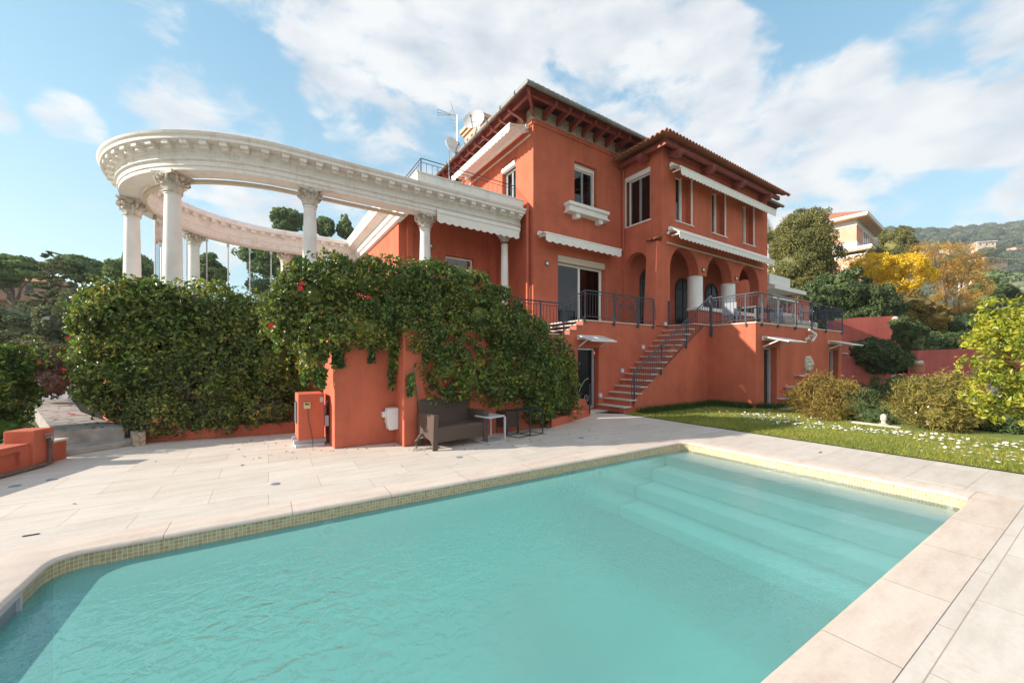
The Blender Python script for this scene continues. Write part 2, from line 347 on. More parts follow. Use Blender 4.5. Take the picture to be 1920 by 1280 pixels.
# paving material: long travertine slabs in running bond along the pool
def travertine(name, base, pink, bw, bh, rot, loc=(0, 0, 0), mortar=.004, gap=(.30, .26, .22)):
    m, nt, b = nmat(name); v = coords(nt, (1, 1, 1), (0, 0, rot), loc)
    br = N(nt, 'ShaderNodeTexBrick'); br.inputs['Scale'].default_value = 1; br.inputs['Brick Width'].default_value = bw; br.inputs['Row Height'].default_value = bh
    br.inputs['Mortar Size'].default_value = mortar; br.inputs['Mortar Smooth'].default_value = .3; br.inputs['Bias'].default_value = 0
    br.inputs['Color1'].default_value = (1, 1, 1, 1); br.inputs['Color2'].default_value = (.90, .885, .87, 1); br.inputs['Mortar'].default_value = (*gap, 1)
    nt.links.new(v, br.inputs['Vector'])
    vs = coords(nt, (1.5, 6, 1), (0, 0, rot+.1)); n1 = noise(nt, vs, 1.1, 7, .65)
    r = ramp(nt, [(.3, pink), (.52, base), (.75, tuple(min(1, c*1.08) for c in base))]); nt.links.new(n1, r.inputs[0])
    c = mixc(nt, r.outputs[0], br.outputs['Color'], 1., 'MULTIPLY')
    st = noise(nt, coords(nt), 1.7, 8, .75); rs = ramp(nt, [(.58, (1, 1, 1)), (.78, (.80, .70, .56))]); nt.links.new(st, rs.inputs[0])
    c = mixc(nt, c, rs.outputs[0], 1., 'MULTIPLY')
    f = noise(nt, coords(nt), 22, 6, .8); rf = ramp(nt, [(.3, (.93, .92, .91)), (.6, (1.03, 1.03, 1.03))]); nt.links.new(f, rf.inputs[0])
    c = mixc(nt, c, rf.outputs[0], 1., 'MULTIPLY')
    nt.links.new(c, b.inputs['Base Color']); b.inputs['Roughness'].default_value = .62; b.inputs['Specular IOR Level'].default_value = .35
    bump(nt, b, mathn(nt, 'ADD', br.outputs['Fac'], mathn(nt, 'MULTIPLY', f, -.25)), -.35, .006); return m
M['patio'] = travertine('travertine_paving', (.66, .60, .535), (.58, .52, .455), 1.15, .55, R(1.4), mortar=.004, gap=(.62, .56, .50))
M['coping'] = travertine('travertine_coping', (.68, .58, .50), (.60, .48, .40), 1.03, 5.3, R(1.4), (.3, -1, 0), mortar=.004, gap=(.45, .38, .32))
# ground sheet with a hole for the garden side (everything outside the pool)
gm, nt, b = nmat('garden_earth'); n1 = noise(nt, coords(nt), .35, 8, .7)
r = ramp(nt, [(.3, (.05, .07, .02)), (.5, (.09, .10, .035)), (.7, (.16, .13, .07))]); nt.links.new(n1, r.inputs[0]); nt.links.new(r.outputs[0], b.inputs['Base Color']); b.inputs['Roughness'].default_value = .95
big = [(-1500, -1500), (1500, -1500), (1500, 1500), (-1500, 1500)]
struct(holed(big, [px(*p) for p in rrect(PS0-.3, PS1+.3, PT0-.3, PT1+.3, .2)][::-1], -.06).build('ground', gm))
lawn_edge = [px(8.98, -3.5), px(9.05, 8.1)]
pat = [(-9, -6), lawn_edge[0], (lawn_edge[1][0], lawn_edge[1][1]), (8.3, 9.0), (5.9, 9.0), (-9, 11.5)]
cop_out = [px(*p) for p in rrect(PS0-.34, PS1+.34, PT0-.34, PT1+.34, .02, 1)]
struct(holed(pat, cop_out[::-1], 0.).build('patio', M['patio']))
# coping: a bull-nosed ring, one slab look per metre
mb = MB(); ring_o = [px(*p) for p in rrect(PS0-.34, PS1+.34, PT0-.34, PT1+.34, .01, 6)]; n = len(pool)
inner = [px(*p) for p in rrect(PS0-.012, PS1+.012, PT0-.012, PT1+.012, .21)]; nose = [px(*p) for p in rrect(PS0+.02, PS1-.02, PT0+.02, PT1-.02, .19)]
mid = [px(*p) for p in rrect(PS0+.006, PS1-.006, PT0+.006, PT1-.006, .2)]
vs = [(x, y, .004) for x, y in ring_o]+[(x, y, .004) for x, y in inner]+[(x, y, -.001) for x, y in mid]+[(x, y, -.016) for x, y in nose]+[(x, y, -.032) for x, y in nose]+[(x, y, -.036) for x, y in inner]
mb.add(vs, [(k*n+i, k*n+(i+1) % n, (k+1)*n+(i+1) % n, (k+1)*n+i) for k in range(5) for i in range(n)])
struct(mb.build('pool_coping', M['coping'], smooth=True))
# basin
m, nt, b = nmat('mosaic_band'); v = N(nt, 'ShaderNodeNewGeometry').outputs['Position']
sx = N(nt, 'ShaderNodeSeparateXYZ'); nt.links.new(v, sx.inputs[0]); cb = N(nt, 'ShaderNodeCombineXYZ')
nt.links.new(mathn(nt, 'ADD', sx.outputs[0], sx.outputs[1]), cb.inputs[0]); nt.links.new(sx.outputs[2], cb.inputs[1])
br = N(nt, 'ShaderNodeTexBrick', offset=0.); br.inputs['Scale'].default_value = 1; br.inputs['Brick Width'].default_value = .034; br.inputs['Row Height'].default_value = .034
br.inputs['Mortar Size'].default_value = .0024; br.inputs['Color1'].default_value = (.38, .29, .15, 1); br.inputs['Color2'].default_value = (.52, .43, .26, 1); br.inputs['Mortar'].default_value = (.66, .60, .44, 1)
nt.links.new(cb.outputs[0], br.inputs['Vector']); nt.links.new(br.outputs['Color'], b.inputs['Base Color']); b.inputs['Roughness'].default_value = .25; M['mosaic'] = m
M['basin'] = plain('pool_lining', (.93, .91, .80), .7, .03, 2)
mb = MB(); mb.add([(x, y, -.03) for x, y in pool]+[(x, y, -.20) for x, y in pool], [(i, (i+1) % n, (i+1) % n+n, i+n) for i in range(n)])
struct(mb.build('pool_waterline_tiles', M['mosaic']))
mb = MB(); mb.add([(x, y, -.20) for x, y in pool]+[(x, y, -1.6) for x, y in pool], [(i, (i+1) % n, (i+1) % n+n, i+n) for i in range(n)]+[tuple(range(n, 2*n))])
mb.build('pool_basin', M['basin']); struct(bpy.data.objects['pool_basin'])
steps = []
for i, (s, z) in enumerate(((6.40, -.20), (5.98, -.38), (5.56, -.62), (5.14, -.88))):
    c = [px(s, PT0+.01), px(PS1-.01, PT0+.01), px(PS1-.01, PT1-.01), px(s, PT1-.01)]
    mb = MB(); mb.slab(c, z-.22, z-.004*i); struct(mb.build('pool_underwater_step', M['basin'], bevel=.06))
# water: milky turquoise, clear enough to show the steps, absorbing with depth
m, nt, b = nmat('pool_water'); out = nt.nodes['Material Output']; nt.nodes.remove(b)
v = coords(nt)
w1 = noise(nt, coords(nt, (1, 1.3, 1)), 3.2, 5, .62); w2 = noise(nt, v, 13, 3, .6)
pulse = N(nt, 'ShaderNodeVectorMath', operation='DISTANCE'); g = N(nt, 'ShaderNodeNewGeometry'); nt.links.new(g.outputs['Position'], pulse.inputs[0]); pulse.inputs[1].default_value = (.15, 2.85, -.16)
am = N(nt, 'ShaderNodeMapRange'); am.inputs['From Min'].default_value = .3; am.inputs['From Max'].default_value = 1.75; am.inputs['To Min'].default_value = 1.0; am.inputs['To Max'].default_value = .0; nt.links.new(pulse.outputs['Value'], am.inputs[0])
rp = N(nt, 'ShaderNodeTexNoise'); rp.inputs['Scale'].default_value = 8; rp.inputs['Detail'].default_value = 2; rp.inputs['Distortion'].default_value = .6; nt.links.new(v, rp.inputs['Vector'])
hh = mathn(nt, 'ADD', mathn(nt, 'ADD', mathn(nt, 'MULTIPLY', w1, .012), mathn(nt, 'MULTIPLY', w2, .0035)), mathn(nt, 'MULTIPLY', mathn(nt, 'MULTIPLY', rp.outputs['Fac'], am.outputs[0]), .055))
bp = N(nt, 'ShaderNodeBump'); bp.inputs['Strength'].default_value = 1; bp.inputs['Distance'].default_value = 1.; nt.links.new(hh, bp.inputs['Height'])
gl = N(nt, 'ShaderNodeBsdfGlossy'); gl.inputs['Roughness'].default_value = .03; nt.links.new(bp.outputs[0], gl.inputs['Normal'])
fr = N(nt, 'ShaderNodeFresnel'); fr.inputs[0].default_value = 1.42; nt.links.new(bp.outputs[0], fr.inputs['Normal'])
df = N(nt, 'ShaderNodeBsdfDiffuse'); df.inputs[0].default_value = (.36, .90, .85, 1); tl = N(nt, 'ShaderNodeBsdfTransparent'); tl.inputs[0].default_value = (1, 1, 1, 1)
mx0 = N(nt, 'ShaderNodeMixShader'); sxx = N(nt, 'ShaderNodeSeparateXYZ'); nt.links.new(v, sxx.inputs[0]); tb = N(nt, 'ShaderNodeMapRange'); tb.inputs['From Min'].default_value = 5.2; tb.inputs['From Max'].default_value = 6.9; tb.inputs['To Min'].default_value = .35; tb.inputs['To Max'].default_value = .14
nt.links.new(sxx.outputs[0], tb.inputs[0]); nt.links.new(tb.outputs[0], mx0.inputs[0])   # the shallow steps hold less suspended silt than the deep end
nt.links.new(tl.outputs[0], mx0.inputs[1]); nt.links.new(df.outputs[0], mx0.inputs[2])
mx1 = N(nt, 'ShaderNodeMixShader'); nt.links.new(fr.outputs[0], mx1.inputs[0]); nt.links.new(mx0.outputs[0], mx1.inputs[1]); nt.links.new(gl.outputs[0], mx1.inputs[2]); nt.links.new(mx1.outputs[0], out.inputs[0])
va = N(nt, 'ShaderNodeVolumeAbsorption'); va.inputs[0].default_value = (.03, .93, .84, 1); va.inputs['Density'].default_value = .40; nt.links.new(va.outputs[0], out.inputs['Volume'])
M['water'] = m
wp = [px(*p) for p in rrect(PS0+.001, PS1-.001, PT0+.001, PT1-.001, .22)]
mb = MB(); mb.add([(x, y, -.155) for x, y in wp]+[(x, y, -1.59) for x, y in wp], [tuple(range(n)), tuple(range(n, 2*n))]+[(i, (i+1) % n, (i+1) % n+n, i+n) for i in range(n)])
struct(mb.build('pool_water', M['water']))
# lawn (slightly above the paving beyond the edge strip)
lw_ = [(lawn_edge[0][0], lawn_edge[0][1]), (40, -8), (40, 9.2), (9.3, 9.2), (lawn_edge[1][0]+.02, lawn_edge[1][1]-.35)]
lm, nt, b = nmat('lawn_base'); n1 = noise(nt, coords(nt), 1.2, 8, .75)
r = ramp(nt, [(.3, (.10, .15, .025)), (.5, (.19, .23, .04)), (.68, (.32, .28, .09))]); nt.links.new(n1, r.inputs[0]); nt.links.new(r.outputs[0], b.inputs['Base Color']); b.inputs['Roughness'].default_value = .95
struct(MB().add([(x, y, .012) for x, y in lw_], [tuple(range(5))]).build('lawn', lm))
def in_lawn(x, y): return x > lawn_edge[0][0]+(lawn_edge[1][0]-lawn_edge[0][0])*(y-lawn_edge[0][1])/(lawn_edge[1][1]-lawn_edge[0][1])+.02
P_ = []
for k in range(60000):
    x = 8.9+random.random()**1.5*7.5; y = -1.2+random.random()*9.0
    if in_lawn(x, y) and not (x > 12.6 and y < 3.6) and not (x > 13.9 and y > 6.3) and not (y > 7.85): P_.append((x, y))
P_ = np.array(P_); nn = len(P_)
def blades(name, P2, z0, h, w, mat, kind='stuff', lean=.5):
    n_ = len(P2); a = rng.random(n_)*6.283; hh_ = h*(.5+.9*rng.random(n_)); v = np.empty((n_, 3, 3))
    dx, dy = np.cos(a), np.sin(a); b2 = rng.random(n_)*6.283
    v[:, 0] = np.c_[P2[:, 0]-dx*w, P2[:, 1]-dy*w, np.full(n_, z0)]; v[:, 1] = np.c_[P2[:, 0]+dx*w, P2[:, 1]+dy*w, np.full(n_, z0)]
    v[:, 2] = np.c_[P2[:, 0]+np.cos(b2)*hh_*lean, P2[:, 1]+np.sin(b2)*hh_*lean, z0+hh_]
    me = bpy.data.meshes.new(name); me.from_pydata(v.reshape(-1, 3).tolist(), [], np.arange(3*n_).reshape(-1, 3).tolist()); me.materials.append(mat)
    o = bpy.data.objects.new(name, me); C.objects.link(o); struct(o, kind); return o
tag(blades('grass', P_, .01, .05, .005, L['grass']), 'short green and straw coloured lawn grass between the paving and the shrubs', 'grass')
Q = []
for k in range(9000):
    x = 9.7+random.random()*4.8; y = 7.75-abs(random.gauss(0, .16)) if x < 13.95 else 6.3-abs(random.gauss(0, .16))
    if random.random() < .35: x = 13.9-abs(random.gauss(0, .2)); y = 6.4+random.random()*1.4
    if random.random() < .25: x = 14+random.random()*5; y = 6.05-abs(random.gauss(0, .15))
    Q.append((x, y))
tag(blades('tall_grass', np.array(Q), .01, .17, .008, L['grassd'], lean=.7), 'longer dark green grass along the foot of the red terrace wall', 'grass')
# daisies: one by one
DM = plain('daisy_petals', (.85, .85, .82), .7, .03, 5)
dmesh = MB(); dmesh.lathe((0, 0, 0), [(.0005, .0), (.012, .002), (.023, .006), (.023, .009), (.008, .010), (.0005, .012)], 8)
spots = []
def strew(n_, f):
    for _ in range(n_): spots.append(f())
def seg(a, b, s): t = random.random(); return (a[0]+(b[0]-a[0])*t+random.gauss(0, s), a[1]+(b[1]-a[1])*t+random.gauss(0, s))
strew(60, lambda: seg((11.6, 5.6), (11.2, 4.2), .30)); strew(130, lambda: seg((11.1, 4.2), (11.5, 1.9), .28)); strew(45, lambda: seg((12.0, 5.9), (12.6, 4.2), .3))
strew(60, lambda: seg((11.2, 1.6), (11.6, .6), .35)); strew(36, lambda: seg((10.0, 1.5), (9.9, .4), .28)); strew(25, lambda: (9.6+random.random()*3, random.random()*6.5)); strew(14, lambda: seg((10.4, 7.0), (13, 7.0), .3))
spots = [p for p in spots if in_lawn(*p)]
ob0 = dmesh.build('daisy', DM)
for i, (x, y) in enumerate(spots[:300]):
    o = ob0 if i == 0 else ob0.copy()
    if i: C.objects.link(o)
    s = .8+.5*random.random(); o.location = (x, y, .045+random.random()*.02); o.scale = (s, s, s); o.rotation_euler = (random.gauss(0, .3), random.gauss(0, .3), 0)
    tag(o, 'small white daisy flower open in the lawn grass', 'flower', 'white daisies scattered over the lawn')
if len(spots) > 300:
    mb = MB()
    for x, y in spots[300:]: mb.lathe((x, y, .05), [(.0005, 0), (.02, .005), (.0005, .01)], 6)
    tag(struct(mb.build('daisies', DM), 'stuff'), 'further tiny white daisies sprinkled thinly over the lawn', 'flower')
# ================================================================ VILLA
X0, YA, ZW = 8.03, 10.8, 9.87
YL, XL, XR, ZT = 8.97, 12.62, 20.95, 2.91
villa = thing('red_villa', (X0, YA, 0), 'large red stucco villa with tiled roofs, arched loggia and white awnings', 'house')
def rect(a0, a1, z0, z1): return [(a0, z0), (a1, z0), (a1, z1), (a0, z1)]
def arch(a0, a1, z0, zs, k=14, rise=None):
    c = (a0+a1)/2; r = (a1-a0)/2; rise = rise or r
    return [(a0, z0), (a1, z0)]+[(c+r*math.cos(math.pi*i/k), zs+rise*math.sin(math.pi*i/k)) for i in range(k+1)]
def wall(name, fr, outer, holes, depth, mat, parent, back=True, b=0.):
    mb = MB(); polys = [outer]+holes
    tr = tessellate_polygon([[Vector((a, z, 0)) for a, z in q] for q in polys]); flat = [p for q in polys for p in q]
    mb.add([fr(a, b, z) for a, z in flat], tr)
    if back: mb.add([fr(a, b-depth, z) for a, z in flat], tr)
    for q in holes+([outer] if back else []):
        k = len(q); mb.add([fr(a, b, z) for a, z in q]+[fr(a, b-depth, z) for a, z in q], [(i, (i+1) % k, (i+1) % k+k, i+k) for i in range(k)])
    return mb.build(name, mat, parent)
def window(fr, a0, a1, z0, z1, b, parent, mull=1, fw=.06, inner=None, frame=None, name='window', pane=None, drapes=()):
    """frame ring set in the reveal, sashes, pane, dark room behind"""
    f = MB(); frame = frame or M['white']
    for q in ((a0, a0+fw, z0, z1), (a1-fw, a1, z0, z1), (a0+fw, a1-fw, z1-fw, z1), (a0+fw, a1-fw, z0, z0+fw)): f.box(q[0], q[1], b-.05, b, q[2], q[3], fr)
    w = f.build(name, frame, parent)
    if mull:
        g = MB(); c = (a0+a1)/2; e = .05
        for i in range(mull): cc = a0+(a1-a0)*(i+1)/(mull+1); g.box(cc-e, cc+e, b-.045, b-.012, z0+fw, z1-fw, fr)
        g.box(a0+fw, a0+fw+.045, b-.045, b-.012, z0+fw, z1-fw, fr); g.box(a1-fw-.045, a1-fw, b-.045, b-.012, z0+fw, z1-fw, fr)
        g.build('sash', M['grey'] if inner is None else inner, w)
    p = MB(); p.box(a0+fw*.5, a1-fw*.5, b-.036, b-.030, z0+fw*.5, z1-fw*.5, fr); p.build('pane', pane or M['room'], w)
    for c0, c1, zb in drapes:
        q = MB(); k_ = int((c1-c0)/.02); q.add([fr(c0+(c1-c0)*i/k_, b-.22+.035*math.sin(i*1.05)+.012*math.sin(i*.37), zz) for i in range(k_+1) for zz in (zb, z1)], [(2*i, 2*i+1, 2*i+3, 2*i+2) for i in range(k_)]); q.build('curtain', M['curtain'], w)
    return w
# main front wall
FA = FS(YA)
wall('front_wall', FA, rect(X0, 24.2, 0, ZW), [rect(9.14, 11.59, ZT+.02, 5.45), rect(9.94, 11.12, 7.50, 9.07)], .28, M['red'], villa)
window(FA, 9.16, 11.57, ZT+.06, 5.20, -.20, villa, 1, .07, M['white'], name='patio_door', drapes=((10.42, 10.85, ZT+.1), (11.2, 11.5, ZT+.1), (9.2, 9.35, ZT+.1)))
mb = MB(); mb.box(9.14, 11.59, -.19, -.02, 5.21, 5.44, FA); mb.build('shutter_box', M['tan'], villa)
mb = MB(); mb.box(9.95, 11.11, -.24, -.14, 8.90, 9.06, FA); mb.build('shutter_box', M['white'], villa)
w = window(FA, 9.98, 11.08, 7.52, 8.90, -.20, villa, 1, .05, drapes=((10.0, 10.14, 7.55), (10.72, 11.0, 7.55))); mb = MB()
mb.box(11.0, 11.04, -.12, -.09, 7.52, 8.9, FA); mb.build('shutter_rail', M['white'], w)
# carved window box on two brackets
mb = MB(); mb.box(9.42, 11.48, .002, .34, 7.24, 7.36, FA); mb.box(9.48, 11.42, .002, .28, 7.06, 7.24, FA); mb.box(9.42, 11.48, .002, .33, 7.0, 7.06, FA)
for a in (9.80, 10.98): mb.prism([(a, 7.0), (a+.22, 7.0), (a+.20, 6.84), (a+.02, 6.84)], .002, .26, FA)
mb.build('window_box', M['white'], villa, bevel=.012)
# left side wall
FB = FW(X0)
wall('side_wall', FB, rect(YA+.281, 20.4, 0, ZW), [rect(11.88, 12.82, 7.2, 9.12)], .28, M['red'], villa)
window(FB, 11.9, 12.80, 7.22, 8.86, -.17, villa, 1, .06)
mb = MB(); mb.lathe((X0+.05, 11.89, 8.96), [(.11, 0), (.11, .92)], 14, 'y'); mb.build('shutter_box', M['white'], villa, True)
mb = MB(); mb.box(20.1, 20.4, -16, -.0, 0, ZW, FB); mb.box(24.0, 24.2, -9.6, 0, 0, ZW, FS(10.8)); mb.build('rear_wall', M['red'], villa)
# scalloped moulding and rubble band
def scallop(fr, a0, a1, z, parent, s=.17):
    mb = MB(); n_ = int(abs(a1-a0)/s)
    for i in range(n_):
        a = a0+(a1-a0)*(i+.5)/n_; q = [(a-s/2, z+.05)]+[(a+s/2*math.cos(t), z+.0-.055*math.sin(t)) for t in [math.pi*(1-j/6) for j in range(7)]]+[(a+s/2, z+.05)]
        mb.prism(q, .002, .05, fr)
    mb.box(min(a0, a1), max(a0, a1), .002, .075, z+.05, z+.085, fr); return mb.build('scalloped_moulding', M['red'], parent)
scallop(FA, X0, XL+.4, ZW-.02, villa); scallop(FB, YA, 20.4, ZW-.02, villa)
mb = MB(); mb.box(X0+.004, 24.2, -.25, -.004, ZW+.07, 10.42, FA); mb.box(YA+.25, 20.4, -.25, -.004, ZW+.07, 10.42, FB); mb.build('stone_frieze', M['rubble'], villa)
# main roof: hip of corrugated clay tiles, deck, gutter, brackets
OV = .85; EZ = 10.36
def roofslope(fr, L_, run, z0, pitch, mat, name, parent, period=.21, amp=.05, ends=(1, 1), step=.36):
    """one hip slope seen from a = 0..L_, eave at b = 0 climbing to b = -run"""
    mb = MB(); ns = int(L_/period)*8; rows = int(run/step)+1; vs = []; fs = []; vv = {}
    for i in range(ns+1):
        a = L_*i/ns; lim = min(run, a if ends[0] else run, (L_-a) if ends[1] else run); ph = 2*math.pi*a/period; h = amp*(abs(math.cos(ph/2))**.8*2-1)
        for j in range(rows*2+1):
            bb = min(lim, (j//2+(j % 2)*.98)*step) if j < rows*2 else lim
            vs.append(fr(a, -bb, z0+bb*pitch+h+(.022 if j % 2 == 0 else -.01)))
    m_ = rows*2+1
    fs = [(i*m_+j, (i+1)*m_+j, (i+1)*m_+j+1, i*m_+j+1) for i in range(ns) for j in range(m_-1)]
    mb.add(vs, fs); o = mb.build(name, mat, parent)
    bm = bmesh.new(); bm.from_mesh(o.data); bmesh.ops.dissolve_degenerate(bm, dist=.001, edges=bm.edges); bm.to_mesh(o.data); bm.free()
    w = o.modifiers.new('t', 'SOLIDIFY'); w.thickness = .018; return o
EX0, EY0, EX1 = X0-OV, YA-OV, 25.05
roofslope(Fr(EX0, EY0, 1, 0, 0, -1), EX1-EX0, 5.2, EZ+.06, .36, M['tile_old'], 'roof_front_slope', villa)
roofslope(Fr(EX0, EY0, 0, 1, -1, 0), 11.0, 5.2, EZ+.06, .36, M['tile_old'], 'roof_side_slope', villa)
mb = MB()   # boarded soffit deck under the tiles
mb.add([(EX0, EY0, EZ+.0), (EX1, EY0, EZ), (EX1-5, EY0+5, EZ+1.8), (EX0+5, EY0+5, EZ+1.8), (EX0+5, EY0+6, EZ+1.8), (EX0, EY0+11, EZ), (EX1, EY0+11, EZ)], [(0, 1, 2, 3), (0, 3, 4, 5), (1, 2, 4, 6), (5, 4, 6)])
mb.build('roof_deck', M['wood'], villa)
def gutter(pts, parent, r=.075):
    mb = MB(); n_ = len(pts)
    mb.tube(pts, r, 12); g = mb.build('gutter', M['zinc'], parent, True)
    for a, b_ in zip(pts[:-1], pts[1:]):
        a, b_ = Vector(a), Vector(b_); L_ = (b_-a).length; t = (b_-a).normalized(); q = .5
        while q < L_: p = a+t*q; MB().tube([p-t*.012, p+t*.012], r+.008, 12).build('gutter_strap', M['zinc'], g); q += .9
    return g
gutter([(EX0-.05, EY0+11, EZ-.005), (EX0-.05, EY0-.05, EZ-.005), (EX1, EY0-.05, EZ-.005)], villa)
def bracket(fr, a, z, proj, parent, w=.10, h=.30):     # scrolled rafter end
    mb = MB(); q = [(0, z-h), (.10, z-h-.02), (.22, z-h+.05), (proj*.55, z-.20), (proj*.8, z-.17), (proj*.97, z-.13), (proj, z-.05), (proj, z), (0, z)]
    # prism in the (b, z) plane
    n_ = len(q); vs = [fr(a-w/2, b_, zz) for b_, zz in q]+[fr(a+w/2, b_, zz) for b_, zz in q]; tr = tessellate_polygon([[Vector((b_, zz, 0)) for b_, zz in q]])
    mb.add(vs, [tuple(t) for t in tr]+[tuple(i+n_ for i in t) for t in tr]+[(i, (i+1) % n_, (i+1) % n_+n_, i+n_) for i in range(n_)])
    return mb.build('eave_bracket', M['wood'], parent)
a = X0+.45
while a < 13.3: bracket(FA, a, EZ-.01, OV-.1, villa); a += .62
for a in (21.6, 22.3, 23.0, 23.7): bracket(FA, a, EZ-.01, OV-.1, villa)
a = YA+.45
while a < 20: bracket(FB, a, EZ-.01, OV-.1, villa); a += .62
FD = Fr(X0, YA, .7071, -.7071, -.7071, -.7071)
bracket(FD, 0, EZ-.01, OV*1.3, villa)
mb = MB(); mb.box(X0-.62, 24.9, .55, .64, EZ-.13, EZ-.01, FA); mb.box(YA-.62, 20.5, .55, .64, EZ-.132, EZ-.012, FB); mb.build('eave_purlin', M['wood'], villa)
# loggia block
FC = FS(YL); FL_ = FW(XL)
AR = [(13.10, 15.0), (15.72, 17.55), (18.32, 20.12)]
wall('loggia_front_wall', FC, rect(XL, XR, ZT-.02, 9.55), [[(13.12, ZT+.02), (14.98, ZT+.02), (14.98, 3.68), (20.12, 3.68)]+arch(18.22, 20.12, 0, 5.06)[2:]+arch(15.62, 17.62, 0, 5.08)[2:]+arch(13.12, 15.02, 0, 5.10)[2:]] +
     [rect(13.48, 14.62, 6.99, 8.85), rect(16.02, 17.16, 6.99, 8.85), rect(18.56, 19.70, 6.99, 8.85)], .42, M['red'], villa)
wall('loggia_side_wall', FL_, rect(YL+.43, YA-.01, ZT-.02, 9.55), [arch(9.62, 10.70, ZT+.02, 5.35), rect(9.47, 10.72, 7.02, 9.05)], .30, M['red'], villa)
wall('loggia_end_wall', FW(XR-.3), rect(YL+.43, YA-.01, ZT-.02, 9.55), [arch(9.5, 10.6, 3.7, 5.2)], .30, M['red'], villa)
mb = MB(); mb.box(XL+.31, XR-.31, YL+.43, YA-.01, 6.45, 6.6); mb.build('loggia_ceiling', M['red'], villa)
for a0 in (13.48, 16.02, 18.56):
    w = window(FC, a0+.0, a0+.66, 7.02, 8.83, -.24, villa, 0, .05, drapes=((a0+.45, a0+.62, 7.05),)); mb = MB()
    mb.box(a0+1.08, a0+1.14, -.05, -.01, 6.99, 8.85, FC); mb.box(a0+.62, a0+.68, -.24, -.2, 6.99, 8.85, FC); mb.build('shutter_rail', M['white'], w)
    mb = MB(); mb.box(a0-.03, a0+1.2, -.2, .035, 6.955, 6.988, FC); mb.build('window_sill', M['white'], villa)
    mb = MB(); mb.box(a0+.66, a0+1.14, -.38, -.245, 6.99, 8.85, FC); mb.build('reveal_panel', M['red'], w)
w = window(FL_, 9.50, 10.56, 7.05, 8.86, -.12, villa, 1, .05, drapes=((9.55, 10.5, 8.42), (10.3, 10.5, 7.08))); mb = MB(); mb.box(9.47, 10.72, -.1, -.01, 8.86, 9.04, FL_); mb.box(10.66, 10.72, -.05, -.01, 7.02, 8.86, FL_); mb.build('shutter_box', M['white'], w)
mb = MB(); mb.box(9.44, 10.75, -.1, .03, 6.985, 7.018, FL_); mb.build('window_sill', M['white'], villa)
# loggia pillars and parapet sill
for c, zt in ((15.32, 5.095), (17.92, 5.075)):
    mb = MB(); mb.lathe((c, YL+.33, 3.69), [(.33, 0), (.33, .10), (.30, .13), (.295, zt-3.69-.02), (.295, zt-3.69)], 28); mb.build('pillar', M['white'], villa, True)
mb = MB(); mb.box(15.0, 20.1, YL-.06, YL+.46, 3.66, 3.80); mb.build('parapet_sill', M['white'], villa)
# arched doors inside the loggia, set into the house front
for c, h_ in ((14.25, 5.0), (16.75, 4.9), (19.2, 4.9)):
    q = arch(c-.55, c+.55, ZT+.02, h_); mb = MB(); mb.prism(q, .004, .03, FA); d_ = mb.build('arched_door', M['dglass'], villa)
    mb = MB(); k = len(q)
    for i in range(1, k): p0, p1 = q[i], q[(i+1) % k]; mb.tube([FA(p0[0], .045, p0[1]), FA(p1[0], .045, p1[1])], .035, 6)
    mb.tube([FA(c, .045, ZT), FA(c, .045, h_+.5)], .02, 6); mb.tube([FA(c-.55, .045, h_), FA(c+.55, .045, h_)], .02, 6)
    for t in (3.5, 4.1): mb.tube([FA(c-.55, .045, t), FA(c+.55, .045, t)], .012, 6)
    mb.build('door_frame', M['dark'], d_)
# buttress on the loggia corner with its little tile cap
mb = MB(); zb, zt = ZT-.02, 6.02
mb.add([(12.20, 8.972, zb), (XL+.0, 8.972, zb), (XL, 9.46, zb), (12.20, 9.46, zb), (12.34, 8.972, zt), (XL, 8.972, zt), (XL, 9.42, zt), (12.34, 9.42, zt)], [(0,1,2,3), (4,5,6,7), (0,1,5,4), (1,2,6,5), (2,3,7,6), (3,0,4,7)])
mb.build('buttress', M['red'], villa)
roofslope(Fr(12.2, 9.5, 0, -1, -1, 0), .62, .46, 6.05, .38, M['tile'], 'buttress_tile_cap', villa, .2, .035, (0, 0), .4)
# loggia roof
LO = .72; LX0, LY0, LX1 = XL-LO, YL-LO, XR+.75; LZ = 9.60
roofslope(Fr(LX0, LY0, 1, 0, 0, -1), LX1-LX0, 2.5, LZ, .34, M['tile'], 'loggia_roof_front_slope', villa, .2, .055)
roofslope(Fr(LX0, LY0, 0, 1, -1, 0), 3.1, 2.5, LZ, .34, M['tile'], 'loggia_roof_side_slope', villa, .2, .055, (1, 0))
mb = MB(); mb.box(LX0+.42, LX1-.42, -(0), .0+.12, LZ-.20, LZ-.03, FS(LY0+.42)); mb.box(LY0+.42, YA, 0, .12, LZ-.203, LZ-.033, FW(LX0+.54)); mb.box(XL+.01, XR-.01, -.3, .02, 9.55, 9.66, FC); mb.build('roof_beam', M['wood'], villa)
def bracket2(fr, a, parent):
    mb = MB(); q = [(0, 9.26), (.2, 9.16), (.42, 9.20), (.52, 9.28), (.55, 9.40), (0, 9.45)]
    n_ = len(q); vs = [fr(a-.14, b_, zz) for b_, zz in q]+[fr(a+.14, b_, zz) for b_, zz in q]; tr = tessellate_polygon([[Vector((b_, zz, 0)) for b_, zz in q]])
    mb.add(vs, [tuple(t) for t in tr]+[tuple(i+n_ for i in t) for t in tr]+[(i, (i+1) % n_, (i+1) % n_+n_, i+n_) for i in range(n_)]); mb.build('roof_corbel', M['wood'], parent, bevel=.03)
for a in (13.1, 15.3, 17.7, 20.2): bracket2(FC, a, villa)
bracket2(FL_, 9.62, villa)
